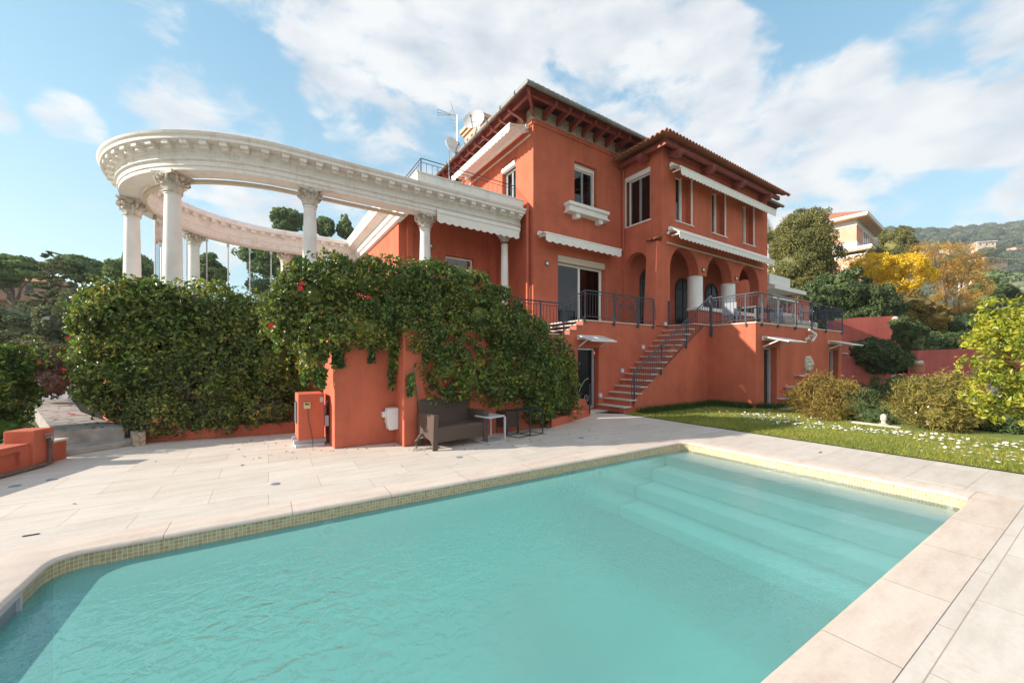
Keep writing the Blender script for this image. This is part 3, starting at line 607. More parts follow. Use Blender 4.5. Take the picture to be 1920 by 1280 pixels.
# downpipes
mb = MB(); mb.tube([(XL-.08, YA-.09, 9.3), (XL-.08, YA-.09, 6.15), (XL+.02, YA-.05, 6.0)], .05, 10); mb.build('downpipe', M['red'], villa, True)
mb = MB(); mb.tube([(X0-.12, YA+.18, 7.0), (X0-.12, YA+.18, 0)], .05, 10); mb.build('downpipe', M['red'], villa, True)
# chimney
ch = Vector((9.35, 17.2, 0)); mb = MB(); mb.box(ch.x, ch.x+.75, ch.y-.2, ch.y+1.5, 10.5, 13.55); c_ = mb.build('chimney', M['peach'], villa)
mb = MB(); mb.box(ch.x-.06, ch.x+.81, ch.y-.26, ch.y+1.56, 12.5, 12.62); mb.box(ch.x-.10, ch.x+.85, ch.y-.3, ch.y+1.6, 13.55, 13.7); mb.box(ch.x-.2, ch.x+.95, ch.y-.4, ch.y+1.7, 13.7, 13.88); mb.build('chimney_cap', M['beige'], c_)
for k in range(3): MB().box(ch.x-.012, ch.x+.02, ch.y+.1+k*.5, ch.y+.28+k*.5, 12.75, 13.3).build('flue_opening', M['black'], c_)
# low side wing behind the colonnade
XWg = 3.95; YWf = 12.75; YWb = 19.2
wall('wing_front_wall', FS(YWf), rect(XWg, X0, 2.9, 6.5), [rect(5.62, 6.75, 3.6, 5.35)], .25, M['red'], villa)
window(FS(YWf), 5.64, 6.73, 3.62, 5.33, -.12, villa, 0, .06)
wall('wing_side_wall', FW(XWg), rect(YWf+.252, YWb, 2.9, 6.3), [], .25, M['red'], villa)
MB().box(XWg+.25, XWg+.45, YWf-.12, YWf-.003, 2.9, 6.5).build('pilaster', M['red'], villa); MB().box(7.35, 7.6, YWf-.2, YWf-.003, 2.9, 6.5).build('pilaster', M['red'], villa)
mb = MB(); mb.box(XWg-.3, X0-.004, YWf-1.0, YWb, 6.83, 6.95); mb.build('roof_terrace_floor', M['kerb'], villa)
mb = MB(); wing_prof = [(-.05, 6.16), (.12, 6.16), (.12, 6.3), (.2, 6.34), (.2, 6.55), (.5, 6.62), (.5, 6.72), (.58, 6.8), (.58, 6.84), (.40, 6.86), (.40, 7.2), (-.05, 7.2)]
mb.sweep([(XWg, 11.75, -1, 0), (XWg, YWb, -1, 0)], wing_prof); mb.build('wing_cornice', M['wwhite'], villa)
# far right rear wing with white canopy
p = at(1450, 535, d=27); mb = MB(); mb.box(p.x, p.x+3.2, p.y-1, p.y+3, 2.6, 5.9); w = mb.build('rear_wing', M['red'], villa)
mb = MB(); q0 = at(1436, 520, d=24); mb.box(q0.x, q0.x+2.9, q0.y-.2, q0.y+.9, 6.35, 6.95); mb.box(q0.x, q0.x+4.6, q0.y-.5, q0.y+.9, 6.0, 6.25); mb.box(q0.x, q0.x+3.6, q0.y-.4, q0.y+.9, 5.4, 5.62); mb.build('rear_cornice', M['white'], villa)
# ================================================================ BALCONY, STAIRS, TERRACE
balc = thing('balcony', (6, YL, 0), 'red stucco balcony below the patio door, with steps falling to its left', 'balcony')
BO = [(5.2, 0), (12.95, 0), (12.95, 2.86), (8.62, 2.86), (8.62, 2.70), (8.34, 2.70), (8.34, 2.54), (8.06, 2.54), (8.06, 2.38), (5.2, 2.38)]
wall('balcony_wall', FS(YL), BO, [rect(8.40, 9.32, .03, 2.02)], .32, M['red'], balc)
mb = MB(); mb.box(8.60, 12.2, -1.83, .03, 2.862, 2.90, FS(YL)); mb.build('balcony_slab', M['kerb'], balc)
for a0, a1, z in ((8.32, 8.6, 2.70), (8.04, 8.32, 2.54), (5.2, 8.04, 2.38)):
    mb = MB(); mb.box(a0-.02, a1, -1.83, .03, z+.002, z+.035, FS(YL)); mb.build('tread', M['kerb'], balc)
w = window(FS(YL), 8.42, 9.24, .05, 2.0, -.16, balc, 0, .05, name='cellar_door', pane=M['dglass'])
mb = MB(); mb.box(9.12, 9.20, -.15, -.10, .1, 1.95, FS(YL)); mb.box(8.46, 9.2, -.152, -.102, .08, .16, FS(YL)); mb.build('sash', M['grey'], w)
def spiral(fr, a, z, r, turns, b, s=1, ph=0, n_=22):
    return [fr(a+s*r*(1-.8*i/n_)*math.cos(ph+turns*6.283*i/n_), b, z+r*(1-.8*i/n_)*math.sin(ph+turns*6.283*i/n_)) for i in range(n_+1)]
mb = MB()
mb.tube(spiral(FS(YL), 8.86, .42, .13, 1.4, -.10, -1, 2.6), .009, 5)
mb.tube([FS(YL)(8.55+.43*t, -.10, .62+.9*t-.5*t*t) for t in [i/10 for i in range(11)]], .009, 5)
mb.build('scroll_grille', M['lgrey'], w)
stair = thing('staircase', (9.2, YL, 0), 'red stucco outdoor staircase with pale stone treads climbing to the loggia', 'staircase')
NS, SX0, SX1, SY = 15, 9.30, 12.95, 7.93; RI = ZT/NS
sxs = [SX0+(SX1-SX0)*i/(NS-1) for i in range(NS)]
q = [(SX0, 0)]
for i in range(NS): q += [(sxs[i], RI*(i+1)-.03), (sxs[i+1] if i < NS-1 else 14.07, RI*(i+1)-.03)]
q += [(14.07, 0)]
mb = MB(); mb.prism(q, -(YL-SY)+.002, 0, FS(SY)); mb.build('stair_body', M['red'], stair)
for i in range(NS):
    mb = MB(); mb.box(sxs[i]-.045, (sxs[i+1]+.03 if i < NS-1 else 14.06), SY-.05, YL-.003, RI*(i+1)-.028+.0004*i, RI*(i+1)+.012); mb.build('tread', M['kerb'], stair, bevel=.008)
terr = thing('terrace', (14.07, 6.38, 0), 'high red stucco terrace block with cellar doors in front of the arches', 'terrace')
TX0, TX1, TY = 14.07, 22.0, 6.38
wall('terrace_front_wall', FS(TY), rect(TX0, TX1, 0, 2.87), [rect(14.66, 15.62, .02, 2.07), rect(20.56, 21.6, .02, 2.07)], .35, M['red'], terr)
MB().box(TX0, TX0+.3, TY+.352, YL-.002, 0, 2.87).build('terrace_side_wall', M['red'], terr); MB().box(TX1-.3, TX1, TY+.352, YL+1.5, 0, 2.87).build('terrace_side_wall', M['red'], terr)
mb = MB(); mb.box(TX0-.03, TX1+.03, TY-.03, YL-.002, 2.872, 2.915); mb.build('terrace_slab', M['kerb'], terr)
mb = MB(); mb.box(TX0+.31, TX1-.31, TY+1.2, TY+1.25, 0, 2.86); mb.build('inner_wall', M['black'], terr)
for a0, a1 in ((14.66, 15.62), (20.56, 21.6)):
    d_ = MB(); d_.box(a0, a0+.06, -.3, -.22, .02, 2.07, FS(TY)); d_.box(a1-.10, a1-.0, -.3, -.2, .02, 2.07, FS(TY)); d_.box(a0, a1, -.3, -.21, 2.0, 2.068, FS(TY)); w = d_.build('cellar_door', M['lgrey'], terr)
    p_ = MB(); p_.box(a0+.05, a1-.1, -.27, -.262, .04, 2.0, FS(TY)); p_.build('pane', M['glass'], w)
# railings
def scrollpanel(mb, fr, a0, a1, z0, z1, b, style):
    c = (a0+a1)/2; w_ = (a1-a0)/2; h_ = z1-z0; r_ = .011
    T = lambda pts: mb.tube(pts, r_, 5)
    if style == 0:
        T([fr(a0, b, z0), fr(a0, b, z1), fr(a1, b, z1), fr(a1, b, z0), fr(a0, b, z0)])
        for s_ in (-.05, .05): T([fr(c+s_, b, z0), fr(c+s_, b, z1)])
        for s_ in (-1, 1):
            T(spiral(fr, c+s_*w_*.55, z0+h_*.30, min(w_*.40, h_*.26), 1.5, b, s_, -1.57)); T(spiral(fr, c+s_*w_*.36, z0+h_*.66, min(w_*.28, h_*.20), 1.4, b, -s_, 1.57))
            T([fr(c+s_*w_*(.95-.25*math.sin(i/8*3.14)), b, z0+h_*i/8) for i in range(9)])
            T([fr(c+s_*(.05+w_*.85*(i/8)), b, z1-h_*.12*math.sin(i/8*3.14)-.03) for i in range(9)])
            mb.tube([fr(c+s_*w_*.55+.05*math.cos(t), b, z0+h_*.62+.05*math.sin(t)) for t in [j*.785 for j in range(9)]], r_, 5)
    else:
        for rr in (.13, .075): mb.tube([fr(c+rr*math.cos(j*.523), b, z1-.2+rr*1.3*math.sin(j*.523)) for j in range(13)], r_, 5)
        for s_ in (-.12, -.04, .04, .12): T([fr(c+s_, b, z0), fr(c+s_, b, z1-.3)])
        T(spiral(fr, c, z0+.2, .12, 1.3, b))
def railing(root, fr, pts, h=1.02, post=(.0,), gap=.11, b=.05, panels=(), bars=True, skip=(), low=.10, thick=.022, newel=()):
    """pts: [(a, z), ...] foot line; posts at given a"""
    def zf(a):
        for (a0, z0), (a1, z1) in zip(pts[:-1], pts[1:]):
            if min(a0, a1)-1e-6 <= a <= max(a0, a1)+1e-6: return z0+(z1-z0)*(a-a0)/(a1-a0)
        return pts[-1][1]
    m1 = MB(); m1.tube([fr(a, b, z+h) for a, z in pts], thick, 8); m1.build('top_rail', M['iron'], root, True)
    m2 = MB(); m2.tube([fr(a, b, z+h-.09) for a, z in pts], .011, 5); m2.build('upper_bar', M['iron'], root)
    m2 = MB(); m2.tube([fr(a, b, z+low) for a, z in pts], .013, 5); m2.build('lower_bar', M['iron'], root)
    for a in post:
        m3 = MB(); e = .028 if a in newel else .018; m3.box(a-e, a+e, b-e, b+e, zf(a)-.14, zf(a)+h, fr); m3.box(a-.03, a+.03, b-.07, b+.01, zf(a)-.12, zf(a)-.05, fr); m3.build('post', M['iron'], root)
    if bars:
        a = pts[0][0]; a1 = pts[-1][0]; s_ = 1 if a1 > a else -1; k = 1
        while abs(k*gap) < abs(a1-a):
            q_ = a+s_*k*gap; k += 1
            if any(p0 <= q_ <= p1 for p0, p1, *_ in panels) or any(abs(q_-p_) < .04 for p_ in post): continue
            m4 = MB(); m4.tube([fr(q_, b, zf(q_)+low), fr(q_, b, zf(q_)+h-.09)], .0085, 5); m4.build('baluster', M['iron'], root)
    for p0, p1, st in panels:
        m5 = MB(); scrollpanel(m5, fr, p0+.04, p1-.04, zf((p0+p1)/2)+low, zf((p0+p1)/2)+h-.09, b, st); m5.build('ornament_panel', M['iron'], root)
rb = thing('railing', (8.6, YL-.05, 2.9), 'blue-grey iron railing with a scrollwork panel on the balcony by the patio door', 'railing', 'wrought iron railings of the villa')
railing(rb, FS(YL), [(6.0, 2.40), (7.78, 2.40), (8.66, 2.9), (12.1, 2.9)], .92, (6.9, 7.78, 8.66, 10.0, 11.22, 12.08), .125, panels=((10.04, 11.18, 0),), newel=(10.0, 11.22))
mb = MB(); mb.tube([FS(YL)(12.08+.12*math.sin(t), .05, 3.72-.34*t/1.0) for t in [i*.26 for i in range(8)]], .011, 5); mb.build('end_scroll', M['iron'], rb)
rs_ = thing('railing', (9.5, SY, 0), 'sloping blue-grey iron handrail along the outdoor staircase', 'railing', 'wrought iron railings of the villa')
railing(rs_, FS(SY), [(9.75, .42), (14.02, 3.12)][:], .86, (9.75, 11.1, 12.5), .11, b=.03, low=.02)
mb = MB(); mb.box(13.98, 14.06, .0, .08, 2.5, 3.98, FS(SY)); mb.build('newel_post', M['iron'], rs_)
mb = MB(); mb.tube([FS(SY)(9.75-.13*math.sin(t), .03, 1.27-.36*t) for t in [i*.25 for i in range(13)]], .013, 6); mb.build('end_scroll', M['iron'], rs_)
mb = MB(); mb.box(12.98, 13.03, -.03, .02, 2.9, 3.85, FS(YL-.06)); tag(origin(mb.build('rail_post', M['iron']), (13, YL-.06, 2.9)), 'single upright iron post beside the arched doorway at the head of the stairs', 'post')
rt = thing('railing', (TX0, TY, ZT), 'long blue-grey iron railing with scrollwork panels around the high terrace', 'railing', 'wrought iron railings of the villa')
railing(rt, FW(TX0), [(TY-.02, ZT), (SY, ZT)], .98, (TY+.3,), .12, b=.04)
railing(rt, FS(TY), [(TX0-.02, ZT), (TX1, ZT)], .98, (14.45, 15.65, 17.1, 18.6, 20.1, 21.95), .125, b=.04, panels=((15.7, 17.05, 0), (17.35, 17.85, 1), (18.65, 20.05, 0)), newel=(17.1, 18.6))
railing(rt, Fr(TX1, 0, 0, 1, 1, 0), [(TY, ZT), (YL, ZT)], .98, (YL-.03,), .16, b=.0)
# wall lights
def lightbox(x, y, z, fr, label, name='step_light', mat=None, w=.075, group='square lights beside the stair treads'):
    t = thing(name, fr(x, 0, z), label, 'light', group); mb = MB(); mb.box(x-w, x+w, .001, .045, z-w, z+w, fr); mb.build('housing', mat or M['lgrey'], t, bevel=.008)
    mb = MB(); mb.box(x-w*.6, x+w*.6, .045, .05, z-w*.5, z+w*.5, fr); mb.build('lens', M['white'], t)
for (x, z, lb) in ((9.37, .47, 'small square step light beside the second stair tread, lowest of the four'), (10.42, 1.26, 'small square step light halfway up the lower half of the stairs'), (11.52, 2.08, 'small square step light beside the upper stair treads'), (12.80, 2.97, 'small square step light at the top of the stairs by the arched doorway')):
    lightbox(x, 0, z, FS(YL), lb)
# ================================================================ AWNINGS
def awning(label, fr, a0, a1, zt, proj, drop, val, loc, nsc=None, side=False, bar=None, tube_=True):
    t = thing('awning', loc, label, 'awning', 'white scalloped awnings on the villa')
    mb = MB(); n_ = 24
    ang = [math.pi*2*i/12 for i in range(12)]
    mb.tube([fr(a0, .14, zt+.02), fr(a1, .14, zt+.02)], .075, 12); mb.build('roller_tube', M['white'], t, True)
    mb = MB(); bx = [fr(a, b_, z) for a in (a0+.04, a1-.04) for b_, z in ((.14, zt+.06), (proj, zt-drop+.035), (proj, zt-drop+.015), (.14, zt+.04))]
    mb.add(bx, [(0, 1, 5, 4), (1, 2, 6, 5), (2, 3, 7, 6), (3, 0, 4, 7), (0, 3, 2, 1), (4, 5, 6, 7)]); mb.build('canopy', M['fabric'], t)
    mb = MB(); mb.tube([fr(a0, proj, zt-drop), fr(a1, proj, zt-drop)], .04, 10); mb.build('front_bar', M['white'], t, True)
    nsc = nsc or max(4, int((a1-a0)/.26)); s_ = (a1-a0-.06)/nsc; top = zt-drop; q = [(a0+.03, top)]
    for i in range(nsc):
        for j in range(9): q.append((a0+.03+s_*i+s_*j/8, top-val+.055*(1-math.sin(math.pi*j/8))**.8*(1 if 0 < j < 8 or True else 0)))
    q.append((a1-.03, top)); mb = MB(); mb.prism(q, proj+.012, proj+.024, fr); mb.build('valance', M['fabric'], t)
    for a in (a0+.15, a1-.15): m_ = MB(); m_.box(a-.02, a+.02, .12, proj, zt-drop-.03, zt-drop+.01, fr); m_.box(a-.03, a+.03, .0, .14, zt-.08, zt+.10, fr); m_.build('arm', M['white'], t)
    if bar: m_ = MB(); m_.box(a0-.05, a1-.05, .02, .07, bar, bar+.05, fr); m_.build('wall_bar', M['tan'], t)
    return t
awning('white scalloped awning low over the patio door, on the red front wall', FA, 8.15, 11.95, 5.98, .50, .06, .30, (8.2, YA, 5.9), 12)
awning('long white scalloped awning above the three upstairs windows of the loggia', FC, 12.98, 20.6, 8.92, .52, .22, .30, (13, YL, 8.8), 34)
awning('long white scalloped awning above the round arches of the loggia', FC, 12.9, 20.5, 6.52, .50, .22, .24, (13, YL, 6.5), 30, bar=5.99)
awning('white scalloped awning hanging under the eaves of the sunlit side wall', FB, 10.95, 15.6, 9.72, .85, .12, .26, (X0, 11, 9.7), 20, bar=9.42)
# ================================================================ COLONNADE
CC, CR = (.72, 15.2), 3.62; YF = CC[1]-CR; ZC = 6.14
colon = thing('colonnade', (CC[0], CC[1], 3.0), 'white horseshoe colonnade with carved capitals rising above the hedge', 'colonnade')
def path(r_off=0, xe=7.86, n_=64, back=4.1):
    pts = [(xe, YF, 0, -1), (CC[0], YF, 0, -1)]
    for i in range(1, n_): a = R(-90-180*i/n_); pts.append((CC[0]+CR*math.cos(a), CC[1]+CR*math.sin(a), math.cos(a), math.sin(a)))
    pts += [(CC[0], CC[1]+CR, 0, 1), (back, CC[1]+CR, 0, 1)]; return pts
prof = [(-.22, ZC), (.22, ZC), (.22, ZC+.09), (.245, ZC+.10), (.245, ZC+.20), (.30, ZC+.23), (.30, ZC+.255), (.24, ZC+.28), (.24, ZC+.42), (.29, ZC+.45), (.33, ZC+.50),
        (.33, ZC+.56), (.56, ZC+.565), (.56, ZC+.63), (.60, ZC+.67), (.62, ZC+.72), (.60, ZC+.735), (.42, ZC+.76), (.40, ZC+.82), (-.34, ZC+.82), (-.40, ZC+.76), (-.46, ZC+.73), (-.46, ZC+.60), (-.28, ZC+.59), (-.26, ZC+.44), (-.24, ZC+.28), (-.28, ZC+.25), (-.24, ZC+.2), (-.22, ZC+.1)]
mb = MB(); mb.sweep(path(), prof); ent = mb.build('entablature', M['wwhite'], colon)
# modillions
def along(dist):
    d = dist; L0 = 7.86-CC[0]
    if d < L0: return (7.86-d, YF, 0, -1)
    d -= L0; La = math.pi*CR
    if d < La: a = R(-90)-d/CR; return (CC[0]+CR*math.cos(a), CC[1]+CR*math.sin(a), math.cos(a), math.sin(a))
    d -= La; return (CC[0]+d, CC[1]+CR, 0, 1)
d_ = .15; k = 0
while d_ < 7.86-CC[0]+math.pi*CR+2.9:
    x, y, nx, ny = along(d_); f_ = Fr(x, y, -ny, nx, nx, ny)
    mb = MB(); mb.box(-.08, .08, .325, .52, ZC+.475, ZC+.564, f_); mb.box(-.068, .068, .325, .44, ZC+.42, ZC+.476, f_); mb.build('modillion', M['wwhite'], ent)
    MB().box(-.08, .08, -.40, -.27, ZC+.49, ZC+.597, f_).build('dentil', M['wwhite'], ent); d_ += .372
mb = MB(); mb.box(4.02, 7.86, -.52, .42, ZC+.822, ZC+1.06, FS(YF)); mb.box(3.98, 7.88, -.54, .45, ZC+1.06, ZC+1.09, FS(YF)); mb.build('parapet', M['wwhite'], colon)
def capital(x, y, ztop, s, parent, rot=0):
    mb = MB(); h = .44*s; z0 = ztop-h; e = .27*s
    mb.lathe((x, y, z0), [(.15*s, 0), (.185*s, .01), (.185*s, .03*s), (.155*s, .05*s), (.16*s, .2*s), (.20*s, .32*s), (.25*s, .36*s)], 20)
    ab = []
    for i in range(4):
        a0 = rot+R(45+90*i); a1 = rot+R(45+90*(i+1))
        c0 = (math.cos(a0)*e*1.38, math.sin(a0)*e*1.38); c1 = (math.cos(a1)*e*1.38, math.sin(a1)*e*1.38)
        for j in range(6):
            t = j/6; k_ = 1-.22*math.sin(math.pi*t); ab.append((x+(c0[0]*(1-t)+c1[0]*t)*k_, y+(c0[1]*(1-t)+c1[1]*t)*k_))
    mb.slab(ab, ztop-.07*s, ztop-.001)
    for i in range(4):      # corner volutes and a flower between
        a = rot+R(45+90*i); u_ = (math.cos(a), math.sin(a))
        for sg in (-1, 1):
            b_ = a+sg*.30; f_ = Fr(x, y, math.cos(b_), math.sin(b_), -math.sin(b_), math.cos(b_))
            mb.tube([f_(.245*s+.085*s*(1-.07*j)*math.cos(2.2-j*.62), 0, ztop-.17*s+.085*s*(1-.07*j)*math.sin(2.2-j*.62)) for j in range(13)], .026*s, 5)
        a = rot+R(90*i); mb.lathe((x+math.cos(a)*.24*s, y+math.sin(a)*.24*s, ztop-.11*s), [(.001, -.05*s), (.05*s, -.02*s), (.055*s, .02*s), (.001, .05*s)], 7)
    for row, (zz, rr, nl_, hh_) in enumerate(((.03, .165, 8, .13), (.12, .175, 8, .15))):   # leaves
        for i in range(nl_):
            a = rot+6.283*(i+.5*row)/nl_; u_ = Vector((math.cos(a), math.sin(a), 0)); t_ = Vector((-u_.y, u_.x, 0)); o_ = Vector((x, y, z0))
            vs = []
            for j, (o2, z2, w2) in enumerate(((rr, zz, .06), (rr+.02, zz+hh_*.6, .075), (rr+.06, zz+hh_, .05), (rr+.085, zz+hh_*.86, .02))):
                for sd in (-1, 1): vs.append(o_+u_*o2*s+t_*sd*w2*s+Vector((0, 0, z2*s)))
            vs += [v_-u_*.03*s for v_ in vs]
            fs = []
            for j in range(3): fs += [(2*j, 2*j+1, 2*j+3, 2*j+2), (8+2*j, 8+2*j+2, 8+2*j+3, 8+2*j+1), (2*j, 2*j+2, 8+2*j+2, 8+2*j), (2*j+1, 8+2*j+1, 8+2*j+3, 2*j+3)]
            mb.add(vs, fs)
    return mb.build('capital', M['cap'], parent, True)
def column(x, y, s=1., rot=0):
    zt = ZC-.44; z0 = 3.0; H_ = zt-z0; pr = [(.24*s, 0), (.24*s, .08), (.2*s, .12), (.185*s, .16)]+[((.182-.034*(t**1.6))*s, .16+(H_-.16-.08)*t) for t in [i/10 for i in range(11)]]+[(.165*s, H_-.07), (.165*s, H_-.045), (.15*s, H_-.03), (.15*s, H_)]
    mb = MB(); mb.lathe((x, y, z0), pr, 32); c = mb.build('column', M['col'], colon, True); capital(x, y, ZC, s, c, rot)
column(7.35, YF+.0, .78); column(4.42, YF, 1.0); column(1.22, YF, 1.0)
for (qx, qy) in ((-1.66, 12.5), (-3.01, 15.1), (-1.82, 17.8)):
    a = math.atan2(qy-CC[1], qx-CC[0]); column(CC[0]+CR*math.cos(a), CC[1]+CR*math.sin(a), 1.08 if qy < 16 else 1., a)
column(1.05, CC[1]+CR, 1.); column(3.6, CC[1]+CR, 1.)
mb = MB(); mb.sweep(path(0, 3.9), [(-.34, ZC-.10), (-.24, ZC-.10), (-.24, ZC-.02), (-.34, ZC-.02)]); mb.build('screen_rail', M['tan'], colon)
# deck under the colonnade and its retaining wall
mb = MB(); dk = [(CC[0]+(CR+.5)*math.cos(R(-90-180*i/24)), CC[1]+(CR+.5)*math.sin(R(-90-180*i/24))) for i in range(25)]+[(X0-.01, CC[1]+CR+.5), (X0-.01, YF-.5)]
mb.slab(dk, 0, 2.98); mb.build('raised_deck', M['red']); MB().slab(dk, 2.982, 2.995).build('deck_floor', M['kerb'], bpy.data.objects['raised_deck']); tag(bpy.data.objects['raised_deck'], 'red stucco base with stone floor carrying the colonnade behind the hedge', 'deck')
awning('white scalloped awning slung between two columns below the parapet', FS(YF-.24), 4.62, 7.72, ZC+.0, .16, -.02, .34, (4.6, YF-.4, ZC), 12)
# roof terrace railing above the parapet
rr_ = thing('railing', (4.3, YF+.4, 7.2), 'thin dark railing on the roof terrace above the colonnade parapet', 'railing')
PY = 11.95
mb = MB(); mb.tube([(4.42, 17.5, 8.06), (4.42, PY, 8.06), (X0, PY, 8.06)], .017, 6); mb.build('top_rail', M['iron'], rr_)
mb = MB(); mb.tube([(4.42, 17.5, 7.94), (4.42, PY, 7.94), (X0, PY, 7.94)], .011, 6); mb.build('upper_bar', M['iron'], rr_)
k = 4.42
while k < X0-.05: mb = MB(); mb.tube([(k, PY, 6.95), (k, PY, 8.06 if abs(k-4.42) < .01 else 7.94)], .019 if abs(k-4.42) < .01 else .008, 5); mb.build('baluster', M['iron'], rr_); k += .19
k = PY+.19
while k < 17.5: mb = MB(); mb.tube([(4.42, k, 6.95), (4.42, k, 7.94)], .008, 5); mb.build('baluster', M['iron'], rr_); k += .19
# glass windbreak inside the horseshoe
gs = thing('glass_screen', (CC[0], CC[1], 3.0), 'row of clear glass windbreak panels with thin posts between the rear columns', 'screen')
angs = [R(-192-12.5*i) for i in range(7)]; gr = CR-.28
for i, a in enumerate(angs):
    x, y = CC[0]+gr*math.cos(a), CC[1]+gr*math.sin(a); mb = MB(); mb.tube([(x, y, 2.98), (x, y, 5.95)], .022, 8); mb.box(x-.04, x+.04, y-.04, y+.04, 5.9, 6.02); mb.build('post', M['steel'], gs)
    if i: x0_, y0_ = CC[0]+gr*math.cos(angs[i-1]), CC[1]+gr*math.sin(angs[i-1]); mb = MB(); mb.add([(x0_, y0_, 3.05), (x, y, 3.05), (x, y, 5.9), (x0_, y0_, 5.9)], [(0, 1, 2, 3)]); mb.build('pane', M['clear'], gs)
# roof things
def dish(name, c, r, az, label, feed):
    t = thing(name, c, label, 'satellite dish'); dr = Vector((math.cos(az), math.sin(az), .28)).normalized(); x_ = dr.cross(Vector((0, 0, 1))).normalized(); y_ = x_.cross(dr)
    c = Vector(c); vs = []; K, J = 28, 6
    for s_ in (0, .02):
        for j in range(J+1):
            rr = r*j/J
            for k in range(K): a = 6.283*k/K; vs.append(c+x_*rr*math.cos(a)+y_*rr*math.sin(a)+dr*(.32*rr*rr/r-s_))
    n1 = (J+1)*K; fs = [(o+j*K+k, o+j*K+(k+1) % K, o+(j+1)*K+(k+1) % K, o+(j+1)*K+k) for o in (0, n1) for j in range(J) for k in range(K)]+[(J*K+k, J*K+(k+1) % K, n1+J*K+(k+1) % K, n1+J*K+k) for k in range(K)]
    mb = MB(); mb.add(vs, fs); d_ = mb.build('reflector', M['plastic'], t, True)
    mb = MB(); f0 = c+dr*r*.95; mb.tube([c-y_*r*.95+dr*.25*r, f0-y_*r*.35], .022, 6); mb.tube([f0-y_*r*.35, f0-y_*r*.35+dr*.09], .055, 8); mb.build('feed_arm', M['grey'], t)
    mb = MB(); mb.tube([c-dr*.05, c-dr*.25, Vector((c.x, c.y, c.z-1.6))-dr*.25], .03, 7); mb.build('mast', M['steel'], t)
    # faded lettering strokes across the dish
    mb = MB(); q = [-.42+.84*i/22 for i in range(23)]
    mb.tube([c+x_*r*(-a)+y_*r*(.02+.045*math.sin(i*2.1)*(1 if i % 3 else .3))+dr*(.32*r*a*a+.012) for i, a in enumerate(q)], .011*r, 4); mb.build('faded_lettering', M['grey'], d_)
    return t
dish('satellite_dish', at(890, 229, y=16.3), .52, TH+math.pi-.25, 'large pale satellite dish in front of the rooftop chimney', True)
dish('satellite_dish', at(848, 277, y=15.2), .40, TH+math.pi+.75, 'smaller white satellite dish with feed arm beside the roof gutter', True)
an = at(857, 262, y=15.8); t = thing('tv_antenna', an, 'thin metal television aerial on a mast beside the chimney', 'antenna')
k = (an.x*FX+an.y*FY)/FL; R3 = Vector((RX, RY, 0)); mb = MB(); mb.tube([an-Vector((0, 0, .6)), an+Vector((0, 0, 46*k))], .024, 7); mb.build('mast', M['steel'], t)
o_ = an+Vector((0, 0, 45*k)); mb = MB()
mb.tube([o_+R3*2*k, o_-R3*12*k+Vector((0, 0, 1.5*k))], .02, 6)
for s_ in (-5, 0, 6): mb.tube([o_-R3*12*k+Vector((0, 0, (1.5+s_*.2)*k)), o_-R3*37*k+Vector((0, 0, (6+s_)*k))], .012, 5)
mb.tube([o_-R3*37*k+Vector((0, 0, 1*k)), o_-R3*37*k+Vector((0, 0, 12*k))], .012, 5)
for s_ in (-1, 1):
    for j in range(4): q0 = o_-R3*(3+j*.8)*k; mb.tube([q0+Vector((-FX*.3, -FY*.3, 0))*(j-1.5), q0-R3*(4 if s_ > 0 else 7)*k+Vector((-FX*.3*(j-1.5), -FY*.3*(j-1.5), s_*14*k))], .011, 5)
mb.build('aerial_rods', M['steel'], t)
# door canopies
def canopy(label, a0, a1, y, z, pr, group='small glass door canopies'):
    f_ = FS(y); t = thing('door_canopy', f_(a0, 0, z), label, 'canopy', group); mb = MB()
    mb.box(a0, a1, .002, .05, z-.04, z+.10, f_); mb.build('wall_rail', M['white'], t)
    mb = MB(); s_ = (a0+a1)/2
    for a in (a0+.02, s_, a1-.02): mb.tube([f_(a, .04, z+.08), f_(a, pr, z-.10)], .022, 6)
    mb.tube([f_(a0, pr, z-.10), f_(a1, pr, z-.10)], .028, 6); mb.build('canopy_frame', M['white'], t)
    mb = MB(); mb.add([f_(a0, .04, z+.075), f_(a1, .04, z+.075), f_(a1, pr, z-.095), f_(a0, pr, z-.095), f_(a0, .04, z+.087), f_(a1, .04, z+.087), f_(a1, pr, z-.083), f_(a0, pr, z-.083)], [(0,1,2,3), (4,5,6,7), (0,1,5,4), (1,2,6,5), (2,3,7,6), (3,0,4,7)]); mb.build('canopy_panel', M['lgrey'], t)
    for a in (a0+.08, a1-.08): mb = MB(); mb.tube([f_(a, .01, z-.26), f_(a, pr*.62, z-.06)], .022, 6); mb.build('strut', M['white'], t)
canopy('small white framed canopy over the cellar door left of the stairs', 8.36, 9.45, YL, 2.30, .62)
canopy('small white framed canopy over the cellar door at the near corner of the high terrace', 14.5, 15.95, TY, 2.34, .78)
canopy('small white framed canopy over the cellar door at the far end of the high terrace', 20.4, 21.8, TY, 2.36, .78)
